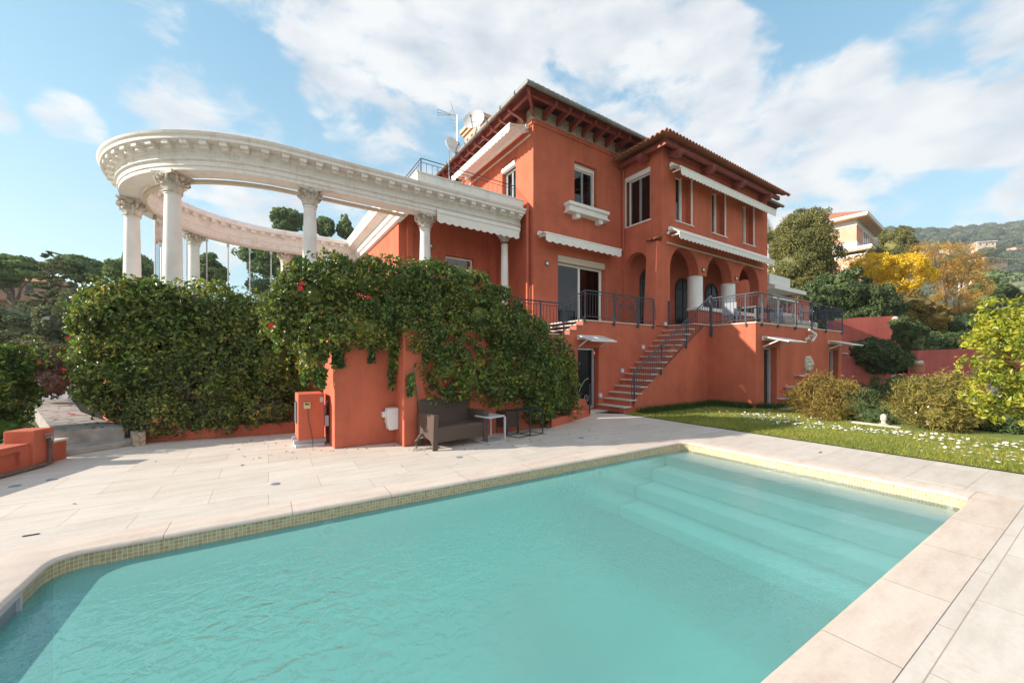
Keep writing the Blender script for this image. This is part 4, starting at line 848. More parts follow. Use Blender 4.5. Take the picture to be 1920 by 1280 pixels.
# wall mask, shelves, lights, camera-like arm
def carve(name, c, fr, w_, h_, label):
    t = thing(name, fr(c[0], 0, c[1]), label, 'sculpture'); mb = MB(); n_, k_ = 14, 18; vs = []
    for i in range(n_+1):
        for j in range(k_+1):
            u_ = -1+2*i/n_; v_ = -1+2*j/k_; e = (1-abs(v_)**4.5)**.4*(1-.14*max(0, -v_)) if abs(v_) < 1 else 0
            b_ = .17*max(0, 1-u_*u_)**.5*(.35+.65*max(0, 1-v_*v_))**.6
            b_ += .07*math.exp(-((u_/.16)**2+((v_-.05)/.28)**2))-.06*math.exp(-(((abs(u_)-.38)/.16)**2+((v_-.2)/.1)**2))+.025*math.exp(-((v_-.38)/.08)**2)-.045*math.exp(-((u_/.35)**2+((v_+.32)/.05)**2))+.03*math.sin(14*v_+3*u_)*(v_ < -.35 or v_ > .5)
            vs.append(fr(c[0]+u_*e*w_, .0+max(b_, 0.002), c[1]+v_*h_))
    mb.add(vs, [(i*(k_+1)+j, (i+1)*(k_+1)+j, (i+1)*(k_+1)+j+1, i*(k_+1)+j+1) for i in range(n_) for j in range(k_)]); mb.build('face', M['stone'], t, True)
carve('stone_mask', (18.27, 1.46), FS(TY), .27, .33, 'pale carved stone face mask mounted on the red terrace wall')
for x, z, lb in ((17.45, 1.02, 'upper'), (16.5, .62, 'middle'), (15.95, .22, 'lowest')):
    mb = MB(); mb.box(x-.35, x+.35, .002, .16, z, z+.03, FS(TY)); tag(origin(mb.build('wall_shelf', M['lgrey']), (x, TY, z)), f'thin pale ledge on the red terrace wall, {lb} of the three beside the shrub', 'shelf', 'thin ledges on the terrace wall')
t = thing('floodlight', FS(TY)(18.15, 0, 2.6), 'white twin-head floodlight on the terrace wall below the railing', 'light'); mb = MB(); f_ = FS(TY)
mb.tube([f_(17.95, .05, 2.42), f_(18.0, .18, 2.50)], .06, 8); mb.build('sensor', M['plastic'], t)
mb = MB(); mb.tube([f_(18.3, .02, 2.58), f_(18.3, .3, 2.58)], .03, 8); mb.build('arm', M['plastic'], t)
MB().tube([f_(17.92, .18, 2.80), f_(18.38, .26, 2.62)], .045, 4).build('lamp_head', M['plastic'], t); MB().tube([f_(18.36, .24, 2.56), f_(18.08, .22, 2.36)], .045, 4).build('lamp_head', M['plastic'], t)
for (fr_, a, z, lb) in ((FA, 8.62, 5.04, 'small brown wall lamp on the front wall left of the patio door'), (FS(YWf), 5.05, 5.55, 'brown boxy wall lamp on the wing wall between the two front columns'), (FC, 15.33, 5.32, 'small square wall lamp above the left white pillar'), (FC, 17.93, 5.27, 'small square wall lamp above the right white pillar')):
    lightbox(a, 0, z, fr_, lb, 'wall_lamp', M['trunk'], .085, 'brown wall lamps on the villa')
mb = MB(); mb.lathe(FC(12.92, .06, 6.38), [(.001, -.07), (.06, -.03), (.06, .03), (.001, .07)], 10); tag(origin(mb.build('security_camera', M['plastic'], smooth=True), FC(12.92, .06, 6.38)), 'round white security camera at the end of the awning above the arches', 'camera')
# ================================================================ GARDEN WALLS BY THE POOL
gw = thing('garden_wall', (1.2, 7.65, 0), 'red stucco wall blocks under the climbing vine beside the wicker sofa', 'wall')
mb = MB(); mb.box(1.2, 2.34, 7.65, 9.0, 0, 2.35); mb.build('wall_block', M['red'], gw, bevel=.02)
mb = MB(); mb.slab([(2.30, 7.10), (2.75, 7.22), (6.1, 7.50), (6.1, 8.4), (2.30, 8.4)], 0, 2.2); mb.build('wall_block', M['red'], gw, bevel=.02)
mb = MB(); mb.slab([(5.9, 7.20), (8.12, 8.14), (8.12, 8.45), (6.0, 8.3)], 0, .20); mb.prism([(7.45, .2), (8.12, .2), (8.0, .3), (7.9, .5), (7.45, .56)], -.3, 0, Fr(0, 8.12, 1, 0, 0, -1)); mb.build('planter_wall', M['red'], gw)
mb = MB(); mb.box(8.3, 9.35, 8.55, 8.96, .0, .035); struct(mb.build('doorstep', M['kerb']))
mb = MB(); mb.tube([(7.95, 8.0, .1), (7.95, 8.0, .95)], .022, 7); tag(origin(mb.build('iron_post', M['dark'], smooth=True), (7.95, 8.0, 0)), 'thin dark iron post at the end of the low planter wall by the cellar door', 'post')
# white outdoor speaker
t = thing('wall_speaker', (2.2, 7.62, .3), 'white plastic outdoor speaker mounted low on the red wall beside the sofa', 'speaker'); f_ = FS(7.65)
mb = MB(); mb.prism([(2.12, .28), (2.30, .28), (2.30, .70), (2.10, .70), (2.075, .62), (2.09, .42)], .04, .24, f_); mb.build('cabinet', M['plastic'], t, bevel=.02)
mb = MB(); mb.box(2.03, 2.09, .02, .12, .52, .62, f_); mb.box(2.1, 2.2, .0, .05, .4, .6, f_); mb.build('bracket', M['plastic'], t)
# heat pump
t = thing('heat_pump', (.70, 8.15, 0), 'red painted outdoor heat pump with a side vent at the end of the garden wall', 'heat pump')
mb = MB(); mb.box(.66, 1.10, 8.12, 8.78, .13, .98); mb.build('casing', M['red'], t, bevel=.015)
mb = MB(); mb.box(8.28, 8.70, .0, .012, .42, .82, FW(.66)); g_ = mb.build('side_vent', M['dark'], t); mb = MB()
for i in range(9): mb.box(8.30, 8.68, .012, .02, .44+i*.042, .455+i*.042, FW(.66))
mb.build('grille', M['grey'], g_)
mb = MB(); mb.box(.75, .86, .002, .03, .71, .83, FS(8.12)); c_ = mb.build('control_box', M['cream'], t, bevel=.006); mb = MB(); mb.box(.77, .84, .03, .034, .78, .81, FS(8.12)); mb.build('display', M['dark'], c_)
mb = MB(); mb.box(1.02, 1.08, .002, .01, .82, .91, FS(8.12)); mb.build('label_plate', M['lgrey'], t)
mb = MB(); mb.tube([(.82, 8.09, .71), (.83, 8.08, .5), (.88, 8.07, .25), (.90, 8.04, .02)], .006, 5); mb.build('cable', M['dark'], t)
mb = MB(); mb.box(.60, 1.14, 8.2, 8.28, .05, .125); mb.box(.60, 1.14, 8.62, 8.70, .05, .125); mb.box(.62, 1.1, 8.1, 8.7, .0, .05); mb.build('foot', M['lgrey'], t)
mb = MB(); mb.tube([(1.13, 8.3, .35), (1.13, 8.3, .72), (1.19, 8.4, .8)], .03, 8); mb.box(1.11, 1.18, 8.16, 8.24, .35, .55); mb.build('pipework', M['lgrey'], t)
# low planter wall under the left hedge
hp0, hp1 = (-1.86, 10.30), (.72, 9.86)
mb = MB(); mb.slab([hp0, hp1, (.8, 10.1), (-1.8, 10.55)], 0, .24); mb.build('planter_kerb', M['red'], None, bevel=.015)
tag(origin(bpy.data.objects['planter_kerb'], (-1.86, 10.3, 0)), 'low red planter wall along the foot of the tall left hedge', 'wall')
# steps and crazy paving path on the left
m, nt, b = nmat('crazy_paving'); v = coords(nt); vo = N(nt, 'ShaderNodeTexVoronoi', feature='DISTANCE_TO_EDGE'); vo.inputs['Scale'].default_value = 3.4; nt.links.new(v, vo.inputs['Vector'])
vc = N(nt, 'ShaderNodeTexVoronoi'); vc.inputs['Scale'].default_value = 3.4; nt.links.new(v, vc.inputs['Vector']); r = ramp(nt, [(0, (.08, .075, .07)), (.09, (.34, .32, .30))]); nt.links.new(vo.outputs[0], r.inputs[0])
nt.links.new(mixc(nt, r.outputs[0], vc.outputs['Color'], .15, 'MULTIPLY'), b.inputs['Base Color']); b.inputs['Roughness'].default_value = .85; bump(nt, b, vo.outputs[0], .5, .03); M['crazy'] = m
M['conc'] = plain('old_concrete', (.34, .31, .275), .9, .3, 5, bst=.5, bscale=30)
def A2(u, v, z): p = at(u, v, z=z); return (p.x, p.y)
l1 = [A2(108, 846, .10), A2(272, 822, .10), A2(268, 812, .10), A2(232, 803, .10), A2(100, 826, .10)]
struct((lambda mb: (mb.slab(l1, 0, .10), mb.build('garden_step', M['conc'], bevel=.015))[1])(MB()))
l2 = [A2(100, 808, .34), A2(234, 798, .34), A2(190, 786, .34), A2(152, 772, .34), A2(136, 752, .34), A2(128, 722, .34), A2(100, 722, .34), A2(68, 752, .34), A2(66, 765, .34)]
struct((lambda mb: (mb.slab(l2, 0, .328), mb.build('path_base', M['conc'], bevel=.01))[1])(MB())); struct((lambda mb: (mb.slab(l2, .329, .34), mb.build('garden_path', M['crazy']))[1])(MB()))
mb = MB(); k = [A2(250, 838, 0), A2(273, 834, 0), A2(272, 822, 0), A2(240, 822, 0)]; mb.slab(k, .0, .24); tag(origin(mb.build('rubble_stone', M['rubble']), (k[0][0], k[0][1], 0)), 'rough stone block between the garden steps and the low red planter wall', 'stone')
# left red wall with recessed panel, pillar and tap
lw2 = thing('garden_wall', (-3.2, 8.0, 0), 'low red stucco wall with recessed panel at the left edge of the patio', 'wall')
P0, P1, P2, P3 = at(0, 893, z=0), at(55, 878, z=0), at(78, 872, z=0), at(100, 857, z=0)
dv = (P2-P0).normalized(); nv = Vector((dv.y, -dv.x, 0)); back = -nv*.3
fl = Fr(P0.x, P0.y, dv.x, dv.y, nv.x, nv.y); Lw = (P1-P0).length
wall('wall_block', fl, rect(-2.5, Lw, 0, .36), [rect(-1.6, Lw-.14, .08, .28)], .05, M['red'], lw2, False); mb = MB(); mb.box(-2.5, Lw, -.3, -.05, 0, .36, fl); mb.box(-2.5, Lw, -.3, .0, .352, .375, fl); mb.build('wall_core', M['red'], lw2)
mb = MB(); mb.box(Lw-.0, Lw+.32, -.32, .05, 0, .56, fl); mb.build('pillar', M['red'], lw2, bevel=.015)
mb = MB(); mb.box(Lw+.32, Lw+.62, -.28, -.02, 0, .30, fl); mb.build('end_block', M['red'], lw2); mb = MB(); mb.box(Lw+.31, Lw+.64, -.32, .0, .302, .335, fl); mb.build('coping', M['kerb'], lw2)
mb = MB(); mb.tube([fl(-2.5, .12, .03), fl(Lw-.5, .12, .03), fl(Lw+.05, .12, .035), fl(Lw+.2, .10, .05), fl(Lw+.2, .09, .4)], .03, 8); tag(origin(mb.build('hose_pipe', M['trunk'], smooth=True), fl(Lw, .1, 0)), 'brown pipe along the foot of the left garden wall rising to the tap', 'pipe')
mb = MB(); mb.tube([fl(Lw+.17, .06, .42), fl(Lw+.17, .14, .44), fl(Lw+.17, .15, .38)], .018, 7); mb.tube([fl(Lw+.12, .10, .48), fl(Lw+.22, .10, .48)], .012, 6); tag(origin(mb.build('garden_tap', M['grey'], smooth=True), fl(Lw+.17, .1, .42)), 'small garden tap on the red pillar at the left edge', 'tap')
# ================================================================ FURNITURE
m, nt, b = nmat('brown_wicker'); v = coords(nt, rot=(0, 0, R(0)))
wv = N(nt, 'ShaderNodeTexWave', wave_type='BANDS', bands_direction='Z'); wv.inputs['Scale'].default_value = 38; wv.inputs['Distortion'].default_value = .4; nt.links.new(v, wv.inputs['Vector'])
wv2 = N(nt, 'ShaderNodeTexWave', wave_type='BANDS', bands_direction='DIAGONAL'); wv2.inputs['Scale'].default_value = 38; nt.links.new(v, wv2.inputs['Vector'])
wm = mathn(nt, 'MULTIPLY', wv.outputs['Fac'], wv2.outputs['Fac']); r = ramp(nt, [(0, (.07, .045, .035)), (.5, (.17, .115, .09)), (1, (.27, .19, .15))]); nt.links.new(wm, r.inputs[0]); nt.links.new(r.outputs[0], b.inputs['Base Color'])
b.inputs['Roughness'].default_value = .5; bump(nt, b, wm, .8, .008); M['wicker'] = m
M['wicker2'] = plain('dark_wicker', (.035, .03, .03), .55, .3, 30, bst=.6, bscale=60)
s0 = at(812, 846, z=0); s1 = at(915, 829, z=0); ax = (s1-s0).normalized(); an_ = Vector((ax.y, -ax.x, 0)); SW = (s1-s0).length
fs_ = Fr(s0.x, s0.y, ax.x, ax.y, an_.x, an_.y); t = thing('wicker_sofa', s0, 'brown wicker two-seat sofa standing below the vine beside the pool', 'sofa')
D_ = .64
def bsolid(polys, mat, name, w0, w1, bev=.015):   # profile in (b, z)
    n_ = len(polys); mb = MB(); vs = [fs_(w0, b_, z) for b_, z in polys]+[fs_(w1, b_, z) for b_, z in polys]; tr = tessellate_polygon([[Vector((b_, z, 0)) for b_, z in polys]])
    mb.add(vs, [tuple(q) for q in tr]+[tuple(i+n_ for i in q) for q in tr]+[(i, (i+1) % n_, (i+1) % n_+n_, i+n_) for i in range(n_)]); return mb.build(name, mat, t, bevel=bev)
bsolid([(-D_+.05, .16), (-.02, .13), (0, .38), (-.03, .41), (-D_+.1, .39)], M['wicker'], 'seat', .08, SW-.08)
bsolid([(-D_+.12, .36), (-D_+.0, .84), (-D_-.06, .86), (-D_-.09, .84), (-D_+.02, .2)], M['wicker'], 'backrest', .03, SW-.03, .02)
for w0, w1 in ((0, .10), (SW-.10, SW)):
    q = [(-D_+.02, .0), (-D_+.06, 0), (-D_+.1, .13), (-.3, .2), (-.13, .17), (-.05, .10), (-.045, 0), (0, 0), (.01, .3), (.035, .62), (-.02, .64), (-D_+.06, .62), (-D_-.0, .60)]
    bsolid(q, M['wicker'], 'armrest', w0, w1, .015)
mb = MB()
for a, b_ in ((.05, -.02), (SW-.05, -.02), (.05, -D_+.04), (SW-.05, -D_+.04)): mb.tube([fs_(a, b_, 0), fs_(a, b_, .16)], .017, 7)
mb.build('leg_tips', M['dark'], t)
def sidetable(pts, zt, mat, label, th=.03, s=.022):
    """C-shaped side table: top, two uprights, floor frame"""
    (a, b_, c, d_) = pts; t = thing('side_table', a, label, 'side table', 'metal side tables by the sofa')
    mb = MB(); mb.slab([(p.x, p.y) for p in pts], zt-th, zt); mb.build('table_top', mat, t, bevel=.004)
    for p, q in ((b_, c), (a, d_)) if False else ((b_, b_), (c, c)):
        mb = MB(); mb.tube([(p.x, p.y, .0), (p.x, p.y, zt-th)], s, 4); mb.build('leg', mat, t)
    mb = MB(); k = [Vector((p.x, p.y, .02)) for p in pts]; mb.tube(k+[k[0]], s*.8, 4); mb.build('floor_frame', mat, t); return t
p = at(928, 824, z=0)
def sq(u, v, w, d, rot=0):
    o = at(u, v, z=0); ax_ = Vector((math.cos(rot), math.sin(rot), 0)); ay_ = Vector((-math.sin(rot), math.cos(rot), 0)); return [o, o+ax_*w, o+ax_*w+ay_*d, o+ay_*d]
sidetable(sq(917, 833, .42, .42, R(12)), .52, M['lgrey'], 'pale grey metal side table standing directly against the sofa arm')
q = sq(950, 815, .42, .34, R(14)); t2 = thing('footstool', q[0], 'low brown wicker footstool behind the pale side table', 'stool')
mb = MB(); mb.slab([(p.x, p.y) for p in q], .14, .50); mb.build('seat', M['wicker'], t2, bevel=.02)
for p in q: c_ = (q[0]+q[2])/2; p = p+(c_-p)*.1; mb = MB(); mb.tube([(p.x, p.y, 0), (p.x, p.y, .15)], .018, 7); mb.build('leg', M['dark'], t2)
sidetable(sq(973, 822, .36, .36, R(14)), .56, M['dark'], 'dark metal side table next to the wicker footstool', .012, .012)
sidetable(sq(998, 818, .36, .36, R(14)), .57, M['dark'], 'dark metal side table furthest right, under the edge of the vine', .012, .012)
# bare vine stem leaning behind the sofa, with its pebble pit
mb = MB(); c0 = at(781, 843, z=.0)
pts = [c0, at(780, 828, y=c0.y+.03), at(788, 816, y=c0.y+.08), at(798, 812, y=c0.y+.22), at(799, 795, y=c0.y+.34), at(792, 770, y=7.12), at(785, 750, y=7.14), at(779, 720, y=7.1), at(776, 690, y=7.1)]
mb.tube(pts, .03, 8, .014); vs_ = mb
# ground fittings
def disc(name, u, v, r_, mat, label, cat, z=.006, grp=None):
    c = at(u, v, z=0); mb = MB(); mb.lathe((0, 0, 0), [(.001, 0), (r_, 0), (r_, .004), (r_*.8, .008), (.001, .008)], 16); o = mb.build(name, mat); o.location = (c.x, c.y, .001); return tag(o, label, cat, grp)
for u, v, lb in ((516, 907, 'round ground light in the patio between the wall and the left pool edge'), (861, 857, 'round ground light in the patio in front of the sofa'), (1090, 821, 'round ground light in the patio near the far pool corner'), (28, 911, 'round ground light in the patio close to the left garden wall'), (97, 899, 'round ground light in the patio below the garden steps')):
    disc('ground_light', u, v, .055, M['grey'], lb, 'ground light', grp='round lights set in the patio')
for u, v, lb in ((1538, 848, 'small dark slotted drain in the strip between pool and lawn'), (58, 1003, 'small dark slotted drain in the patio left of the pool corner')):
    c = at(u, v, z=0); mb = MB(); mb.box(-.05, .05, -.014, .014, 0, .004); o = mb.build('slot_drain', M['dark']); o.location = (c.x, c.y, .002); o.rotation_euler.z = R(-1.4); tag(o, lb, 'drain', 'slot drains in the paving')
P_ = []
for _ in range(130):
    a = random.random()
    if a < .45: p = (-.2+random.random()*2.4, 7.6+random.gauss(0, .18)) if random.random() < .4 else (random.uniform(-.3, 1.2), random.uniform(7.6, 9.4))
    elif a < .7: p = (random.uniform(2.3, 6.5), random.uniform(6.1, 7.0))
    else: p = (random.uniform(-4, 8), random.uniform(4.9, 9))
    P_.append((p[0], p[1], .008))
P_ = np.array(P_); lo = leafmesh('fallen_leaves', P_, np.tile([0, 0, 1.], (len(P_), 1)), .045, L['twig'], wild=.25); struct(tag(lo, 'dry fallen leaves scattered over the pale patio', 'leaves'), 'stuff')
pp = []
for _ in range(140): c = at(790, 842, z=0); pp.append((c.x+random.uniform(-.22, .35), c.y+random.uniform(-.08, .10), .012))
mb = MB()
for x, y, z in pp: s_ = random.uniform(.008, .018); mb.add([(x+v_[0]*s_, y+v_[1]*s_, z+v_[2]*s_*.7) for v_ in ico(1)[0]], ico(1)[1])
struct(tag(mb.build('pebbles', M['stone']), 'pale pebbles in the small planting pit at the foot of the bare vine stem', 'pebbles'), 'stuff')
# pool fittings
for u, v, lb in ((623, 992, 'round pool inlet under water on the left part of the far long side'), (1142, 880, 'round pool inlet under water near the far corner of the pool')):
    p = at(u, v, y=4.62); z_ = -.34; p = at(u, v, z=-.16); x_ = p.x; yw = px(x_, PT1)[1]
    t = thing('pool_inlet', (x_, yw-.02, z_), lb, 'pool inlet', 'round pool inlets'); mb = MB(); mb.lathe((x_, yw, -.27), [(.10, 0), (.10, -.02), (.075, -.035), (.05, -.035), (.045, -.01)], 20, 'y'); mb.build('ring', M['white'], t, True)
    mb = MB(); mb.lathe((x_, yw, -.27), [(.05, -.012), (.04, -.03), (.001, -.035)], 14, 'y'); mb.build('nozzle', M['grey'], t, True)
sx0 = px(PS0, 3.95); t = thing('pool_skimmer', (sx0[0], sx0[1], -.1), 'rectangular pale skimmer opening in the left pool wall', 'skimmer'); fsk = Fr(sx0[0], sx0[1], 0, 1, 1, 0)
mb = MB()
for q in ((-.22, .22, -.055, -.035), (-.22, -.19, -.22, -.055), (.19, .22, -.22, -.055)): mb.box(q[0], q[1], .0, .03, q[2], q[3], fsk)
mb.build('frame', M['lgrey'], t); mb = MB(); mb.box(-.19, .19, .0, .01, -.2, -.05, fsk); mb.build('flap', M['grey'], t)
# terrace furniture seen through the railing
def garden_chair(x, y, rot, label):
    t = thing('garden_chair', (x, y, ZT), label, 'chair', 'grey garden chairs on the terrace'); ca, sa = math.cos(rot), math.sin(rot); f_ = Fr(x, y, ca, sa, -sa, ca)
    mb = MB(); mb.box(-.25, .25, -.25, .25, ZT+.40, ZT+.44, f_); mb.build('seat', M['grey'], t, bevel=.01)
    mb = MB(); mb.box(-.25, .25, .23, .26, ZT+.44, ZT+.88, f_); mb.build('backrest', M['grey'], t, bevel=.01)
    for a in (-.23, .23):
        mb = MB(); mb.box(a-.02, a+.02, -.25, .25, ZT+.62, ZT+.65, f_); mb.build('armrest', M['grey'], t)
        for b_ in (-.23, .23): mb = MB(); mb.box(a-.018, a+.018, b_-.018, b_+.018, ZT+.006, ZT+.62, f_); mb.build('leg', M['grey'], t)
garden_chair(15.2, 7.75, R(100), 'grey garden chair at the near end of the dark dining table'); garden_chair(16.6, 8.25, R(0), 'grey garden chair on the far side of the dark dining table')
garden_chair(18.1, 7.5, R(-90), 'grey garden chair at the far end of the dark dining table')
t = thing('dining_table', (16.6, 7.5, ZT), 'long dark outdoor dining table on the terrace behind the railing', 'table'); mb = MB(); mb.box(15.6, 17.7, 7.05, 7.95, ZT+.68, ZT+.75); mb.build('table_top', M['dark'], t, bevel=.01)
for a in (15.7, 17.6):
    for b_ in (7.12, 7.88): mb = MB(); mb.box(a-.04, a+.04, b_-.04, b_+.04, ZT+.005, ZT+.68); mb.build('leg', M['dark'], t)
t = thing('garden_sofa', (19.2, 7.4, ZT), 'beige covered garden sofa at the far end of the high terrace', 'sofa'); mb = MB(); mb.box(18.9, 21.2, 7.0, 7.9, ZT+.05, ZT+.42); mb.build('seat', M['tan'], t, bevel=.06)
mb = MB(); mb.box(18.9, 21.2, 7.75, 8.0, ZT+.3, ZT+.85); mb.build('backrest', M['tan'], t, bevel=.06); mb = MB(); mb.box(18.85, 19.1, 7.0, 7.95, ZT+.1, ZT+.62); mb.build('armrest', M['tan'], t, bevel=.06)
# ================================================================ CLIMBERS AND HEDGES
vine = thing('climbing_vine', (3.5, 7.6, 0), 'big dark green climbing vine arching over the red wall and down to the patio', 'vine')
vp = [(545, 590, 42, 52, 7.9), (585, 560, 55, 55, 7.8), (630, 535, 55, 48, 7.8), (690, 535, 60, 42, 7.8), (750, 535, 60, 44, 7.7), (815, 545, 60, 50, 7.6), (875, 560, 58, 50, 7.6), (935, 595, 52, 50, 7.6), (985, 640, 50, 50, 7.6), (1030, 685, 40, 48, 7.6), (1055, 720, 28, 40, 7.75), (1020, 740, 40, 42, 7.4),
      (820, 625, 48, 50, 7.35), (795, 665, 26, 40, 7.3), (835, 690, 42, 44, 7.25), (880, 715, 40, 30, 7.25), (950, 660, 36, 46, 7.4), (955, 715, 40, 36, 7.3), (905, 610, 50, 26, 7.4), (990, 690, 44, 50, 7.4), (600, 620, 40, 44, 7.6), (575, 660, 28, 40, 7.7), (655, 600, 60, 28, 7.5), (730, 590, 50, 30, 7.4), (1005, 765, 30, 26, 7.35), (925, 735, 36, 22, 7.25), (1060, 750, 24, 26, 7.7), (840, 735, 40, 16, 7.2), (690, 612, 70, 34, 7.45), (640, 630, 44, 26, 7.45), (775, 620, 40, 44, 7.35), (900, 590, 40, 30, 7.3), (925, 690, 28, 34, 7.25), (870, 665, 30, 30, 7.25), (1040, 690, 44, 60, 7.4), (950, 620, 50, 40, 7.4)]
bl = []
for u, v_, ru, rv, y in vp: p = at(u, v_, y=y); s_ = (p.x*FX+p.y*FY)/FL; bl.append((p.x, p.y, p.z, ru*s_, .40 if p.z > 1.9 else .30, rv*s_))
crown('foliage', bl, 80000, .075, L['vined'], vine, sub=60, subr=.38, corek=.48, aspect=.55, droop=.8)
for u, v0, v1, y in ((733, 650, 730, 7.55), (594, 690, 725, 7.6), (572, 690, 722, 7.6), (605, 690, 728, 7.62), (628, 640, 690, 7.6), (745, 640, 700, 7.5), (697, 640, 680, 7.6), (640, 660, 690, 7.6), (770, 700, 742, 7.0), (520, 610, 660, 7.8)):
    tips = []
    for k in range(150): v_ = v0+(v1-v0)*(k+random.random())/150; p = at(u+random.gauss(0, 3.4), v_, y=y+random.gauss(0, .05)); tips.append(p[:])
    tips = np.array(tips); leafmesh('hanging_shoot', tips, np.tile([0, -1., .2], (len(tips), 1)), .075, L['vine'], vine, wild=.6, droop=1.5, aspect=.6)
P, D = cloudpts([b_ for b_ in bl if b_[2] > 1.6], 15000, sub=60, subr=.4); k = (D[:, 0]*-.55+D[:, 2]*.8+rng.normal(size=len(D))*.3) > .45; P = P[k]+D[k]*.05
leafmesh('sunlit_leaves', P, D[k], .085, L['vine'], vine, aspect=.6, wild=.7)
P, D = cloudpts([b_ for b_ in bl if b_[2] < 1.6], 9000, sub=60, subr=.4); k = D[:, 1] < 0; leafmesh('yellowing_leaves', P[k]+D[k]*.06, D[k], .085, L['hedge'], vine, aspect=.6, wild=.7)
vs_.tube([at(1020, 800, z=0), at(1022, 770, y=7.6), at(1010, 700, y=7.8), at(990, 640, y=7.9)], .04, 7); vs_.tube([at(1028, 802, z=0), at(1034, 760, y=7.6), at(1040, 700, y=7.9)], .03, 7); vs_.tube([at(985, 800, z=0), at(975, 740, y=7.5), at(960, 680, y=7.6)], .025, 7); vs_.build('stems', M['trunk'], vine, True)
def flower(u, v, y, label, r_=.036, loc=None):
    c = Vector(loc) if loc else at(u, v, y=y); mb = MB()
    for i in range(6):
        a = 6.283*i/6+random.random(); d_ = Vector((math.cos(a), -.55, math.sin(a))); s_ = Vector((-math.sin(a), 0, math.cos(a)))
        if loc: d_ = Vector((math.cos(a), math.sin(a), .3)); s_ = Vector((-math.sin(a), math.cos(a), 0))
        mb.add([c, c+d_*r_*.7+s_*r_*.4, c+d_*r_*1.3, c+d_*r_*.7-s_*r_*.4, c+d_*r_*.7+Vector((0, 0, .004))], [(0, 1, 4), (1, 2, 4), (2, 3, 4), (3, 0, 4)])
    mb.tube([c, c+Vector((0, -.04, .0) if not loc else (0, 0, .03))], .008, 5)
    tag(origin(mb.build('red_flower', M['petalred']), c), label, 'flower', 'red trumpet flowers')
hd = thing('hedge', (-.7, 10.6, 0), 'tall dense green hedge with yellowing leaves below the colonnade', 'hedge')
hp = [(190, 600, 36, 54, 11.6), (188, 680, 32, 48, 11.8), (212, 560, 42, 38, 11.6), (206, 722, 32, 30, 11.7), (240, 600, 70, 80, 11.3), (250, 690, 75, 80, 11.1), (260, 560, 60, 42, 11.4), (330, 590, 70, 56, 11.2), (330, 680, 80, 90, 10.9), (390, 565, 60, 40, 11.0), (420, 620, 75, 70, 10.9), (430, 710, 80, 85, 10.6), (480, 600, 55, 45, 10.8), (510, 680, 60, 90, 10.5), (360, 760, 90, 42, 10.6), (275, 757, 52, 30, 10.9), (510, 760, 50, 40, 10.3), (450, 770, 70, 30, 10.4), (300, 550, 40, 30, 11.3)]
bh = []
for u, v_, ru, rv, y in hp: v_ += 12; p = at(u, v_, y=y); s_ = (p.x*FX+p.y*FY)/FL; bh.append((p.x, p.y, p.z, ru*s_, .55, rv*s_))
crown('foliage', bh, 75000, .085, L['vined'], hd, sub=60, subr=.36, corek=.5, aspect=.55)
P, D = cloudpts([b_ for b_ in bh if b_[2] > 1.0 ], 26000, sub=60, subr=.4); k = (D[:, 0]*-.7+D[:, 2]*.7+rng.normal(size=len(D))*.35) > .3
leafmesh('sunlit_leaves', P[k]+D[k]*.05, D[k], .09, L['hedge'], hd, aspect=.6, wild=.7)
P, D = cloudpts([b_ for b_ in bh if b_[2] < 1.1 and b_[0] > -2.2], 7000, sub=40, subr=.4); k = D[:, 1] < .1
leafmesh('dry_twigs', P[k]+D[k]*.03, D[k], .10, L['twig'], hd, aspect=.12, wild=1.2)
for u, v_, y, lb in ((330, 547, 10.8, 'red flower on top of the tall hedge between the colonnade columns'), (228, 588, 11.0, 'red flower high on the left shoulder of the tall hedge'), (202, 568, 11.3, 'orange-red flower near the top left of the tall hedge'), (127, 632, 11.7, 'red flower on the left edge of the tall hedge'),
                 (566, 532, 7.3, 'red flower at the top left of the climbing vine'), (563, 541, 7.3, 'red flower just below another at the top left of the vine'), (508, 610, 7.5, 'red flower on the left edge of the climbing vine'), (690, 557, 7.3, 'red flower in the middle of the climbing vine')): flower(u, v_, y, lb)
c = at(135, 778, z=.345); flower(0, 0, 0, 'red flower fallen on the crazy paving path', .07, (c.x, c.y, .355))
# shrubs along the left edge
t = thing('shrub', at(20, 760, d=7.), 'dark green shrub above the low wall at the left edge', 'shrub')
crown('foliage', pxblobs([(-20, 700, 56, 56, 7.2), (22, 672, 28, 28, 7.4), (0, 740, 45, 56, 7.0), (30, 738, 20, 38, 7.3), (5, 800, 45, 26, 6.9), (-60, 760, 60, 80, 6.7), (25, 700, 22, 34, 7.6)], ry=.6), 14000, .08, L['hedge'], t, sub=40, corek=.7)
t = thing('shrub', at(95, 720, d=11), 'reddish brown shrub between the path and the far trees on the left', 'shrub')
crown('foliage', pxblobs([(85, 665, 34, 26, 12.), (70, 700, 36, 36, 11.5), (115, 690, 22, 36, 11.8), (90, 720, 30, 26, 11.2), (60, 650, 26, 20, 12.5), (108, 660, 20, 16, 12.5), (100, 700, 30, 40, 12.5)], ry=.7), 9000, .09, L['twig'], t, sub=40, corek=.7)
P, D = cloudpts(pxblobs([(85, 665, 34, 26, 12.), (70, 700, 36, 36, 11.5), (115, 690, 22, 36, 11.8), (60, 650, 26, 20, 12.5)], ry=.7), 4000); leafmesh('green_shoots', P, D, .09, L['hedge'], t)
for u, v_, d_, lb in ((75, 679, 11, 'red flower on the brown shrub above the path'), (120, 692, 11, 'red flower at the right side of the brown shrub near the hedge'), (134, 695, 11, 'red flower where the brown shrub meets the tall hedge')): p = at(u, v_, d=d_); flower(u, v_, p.y, lb)
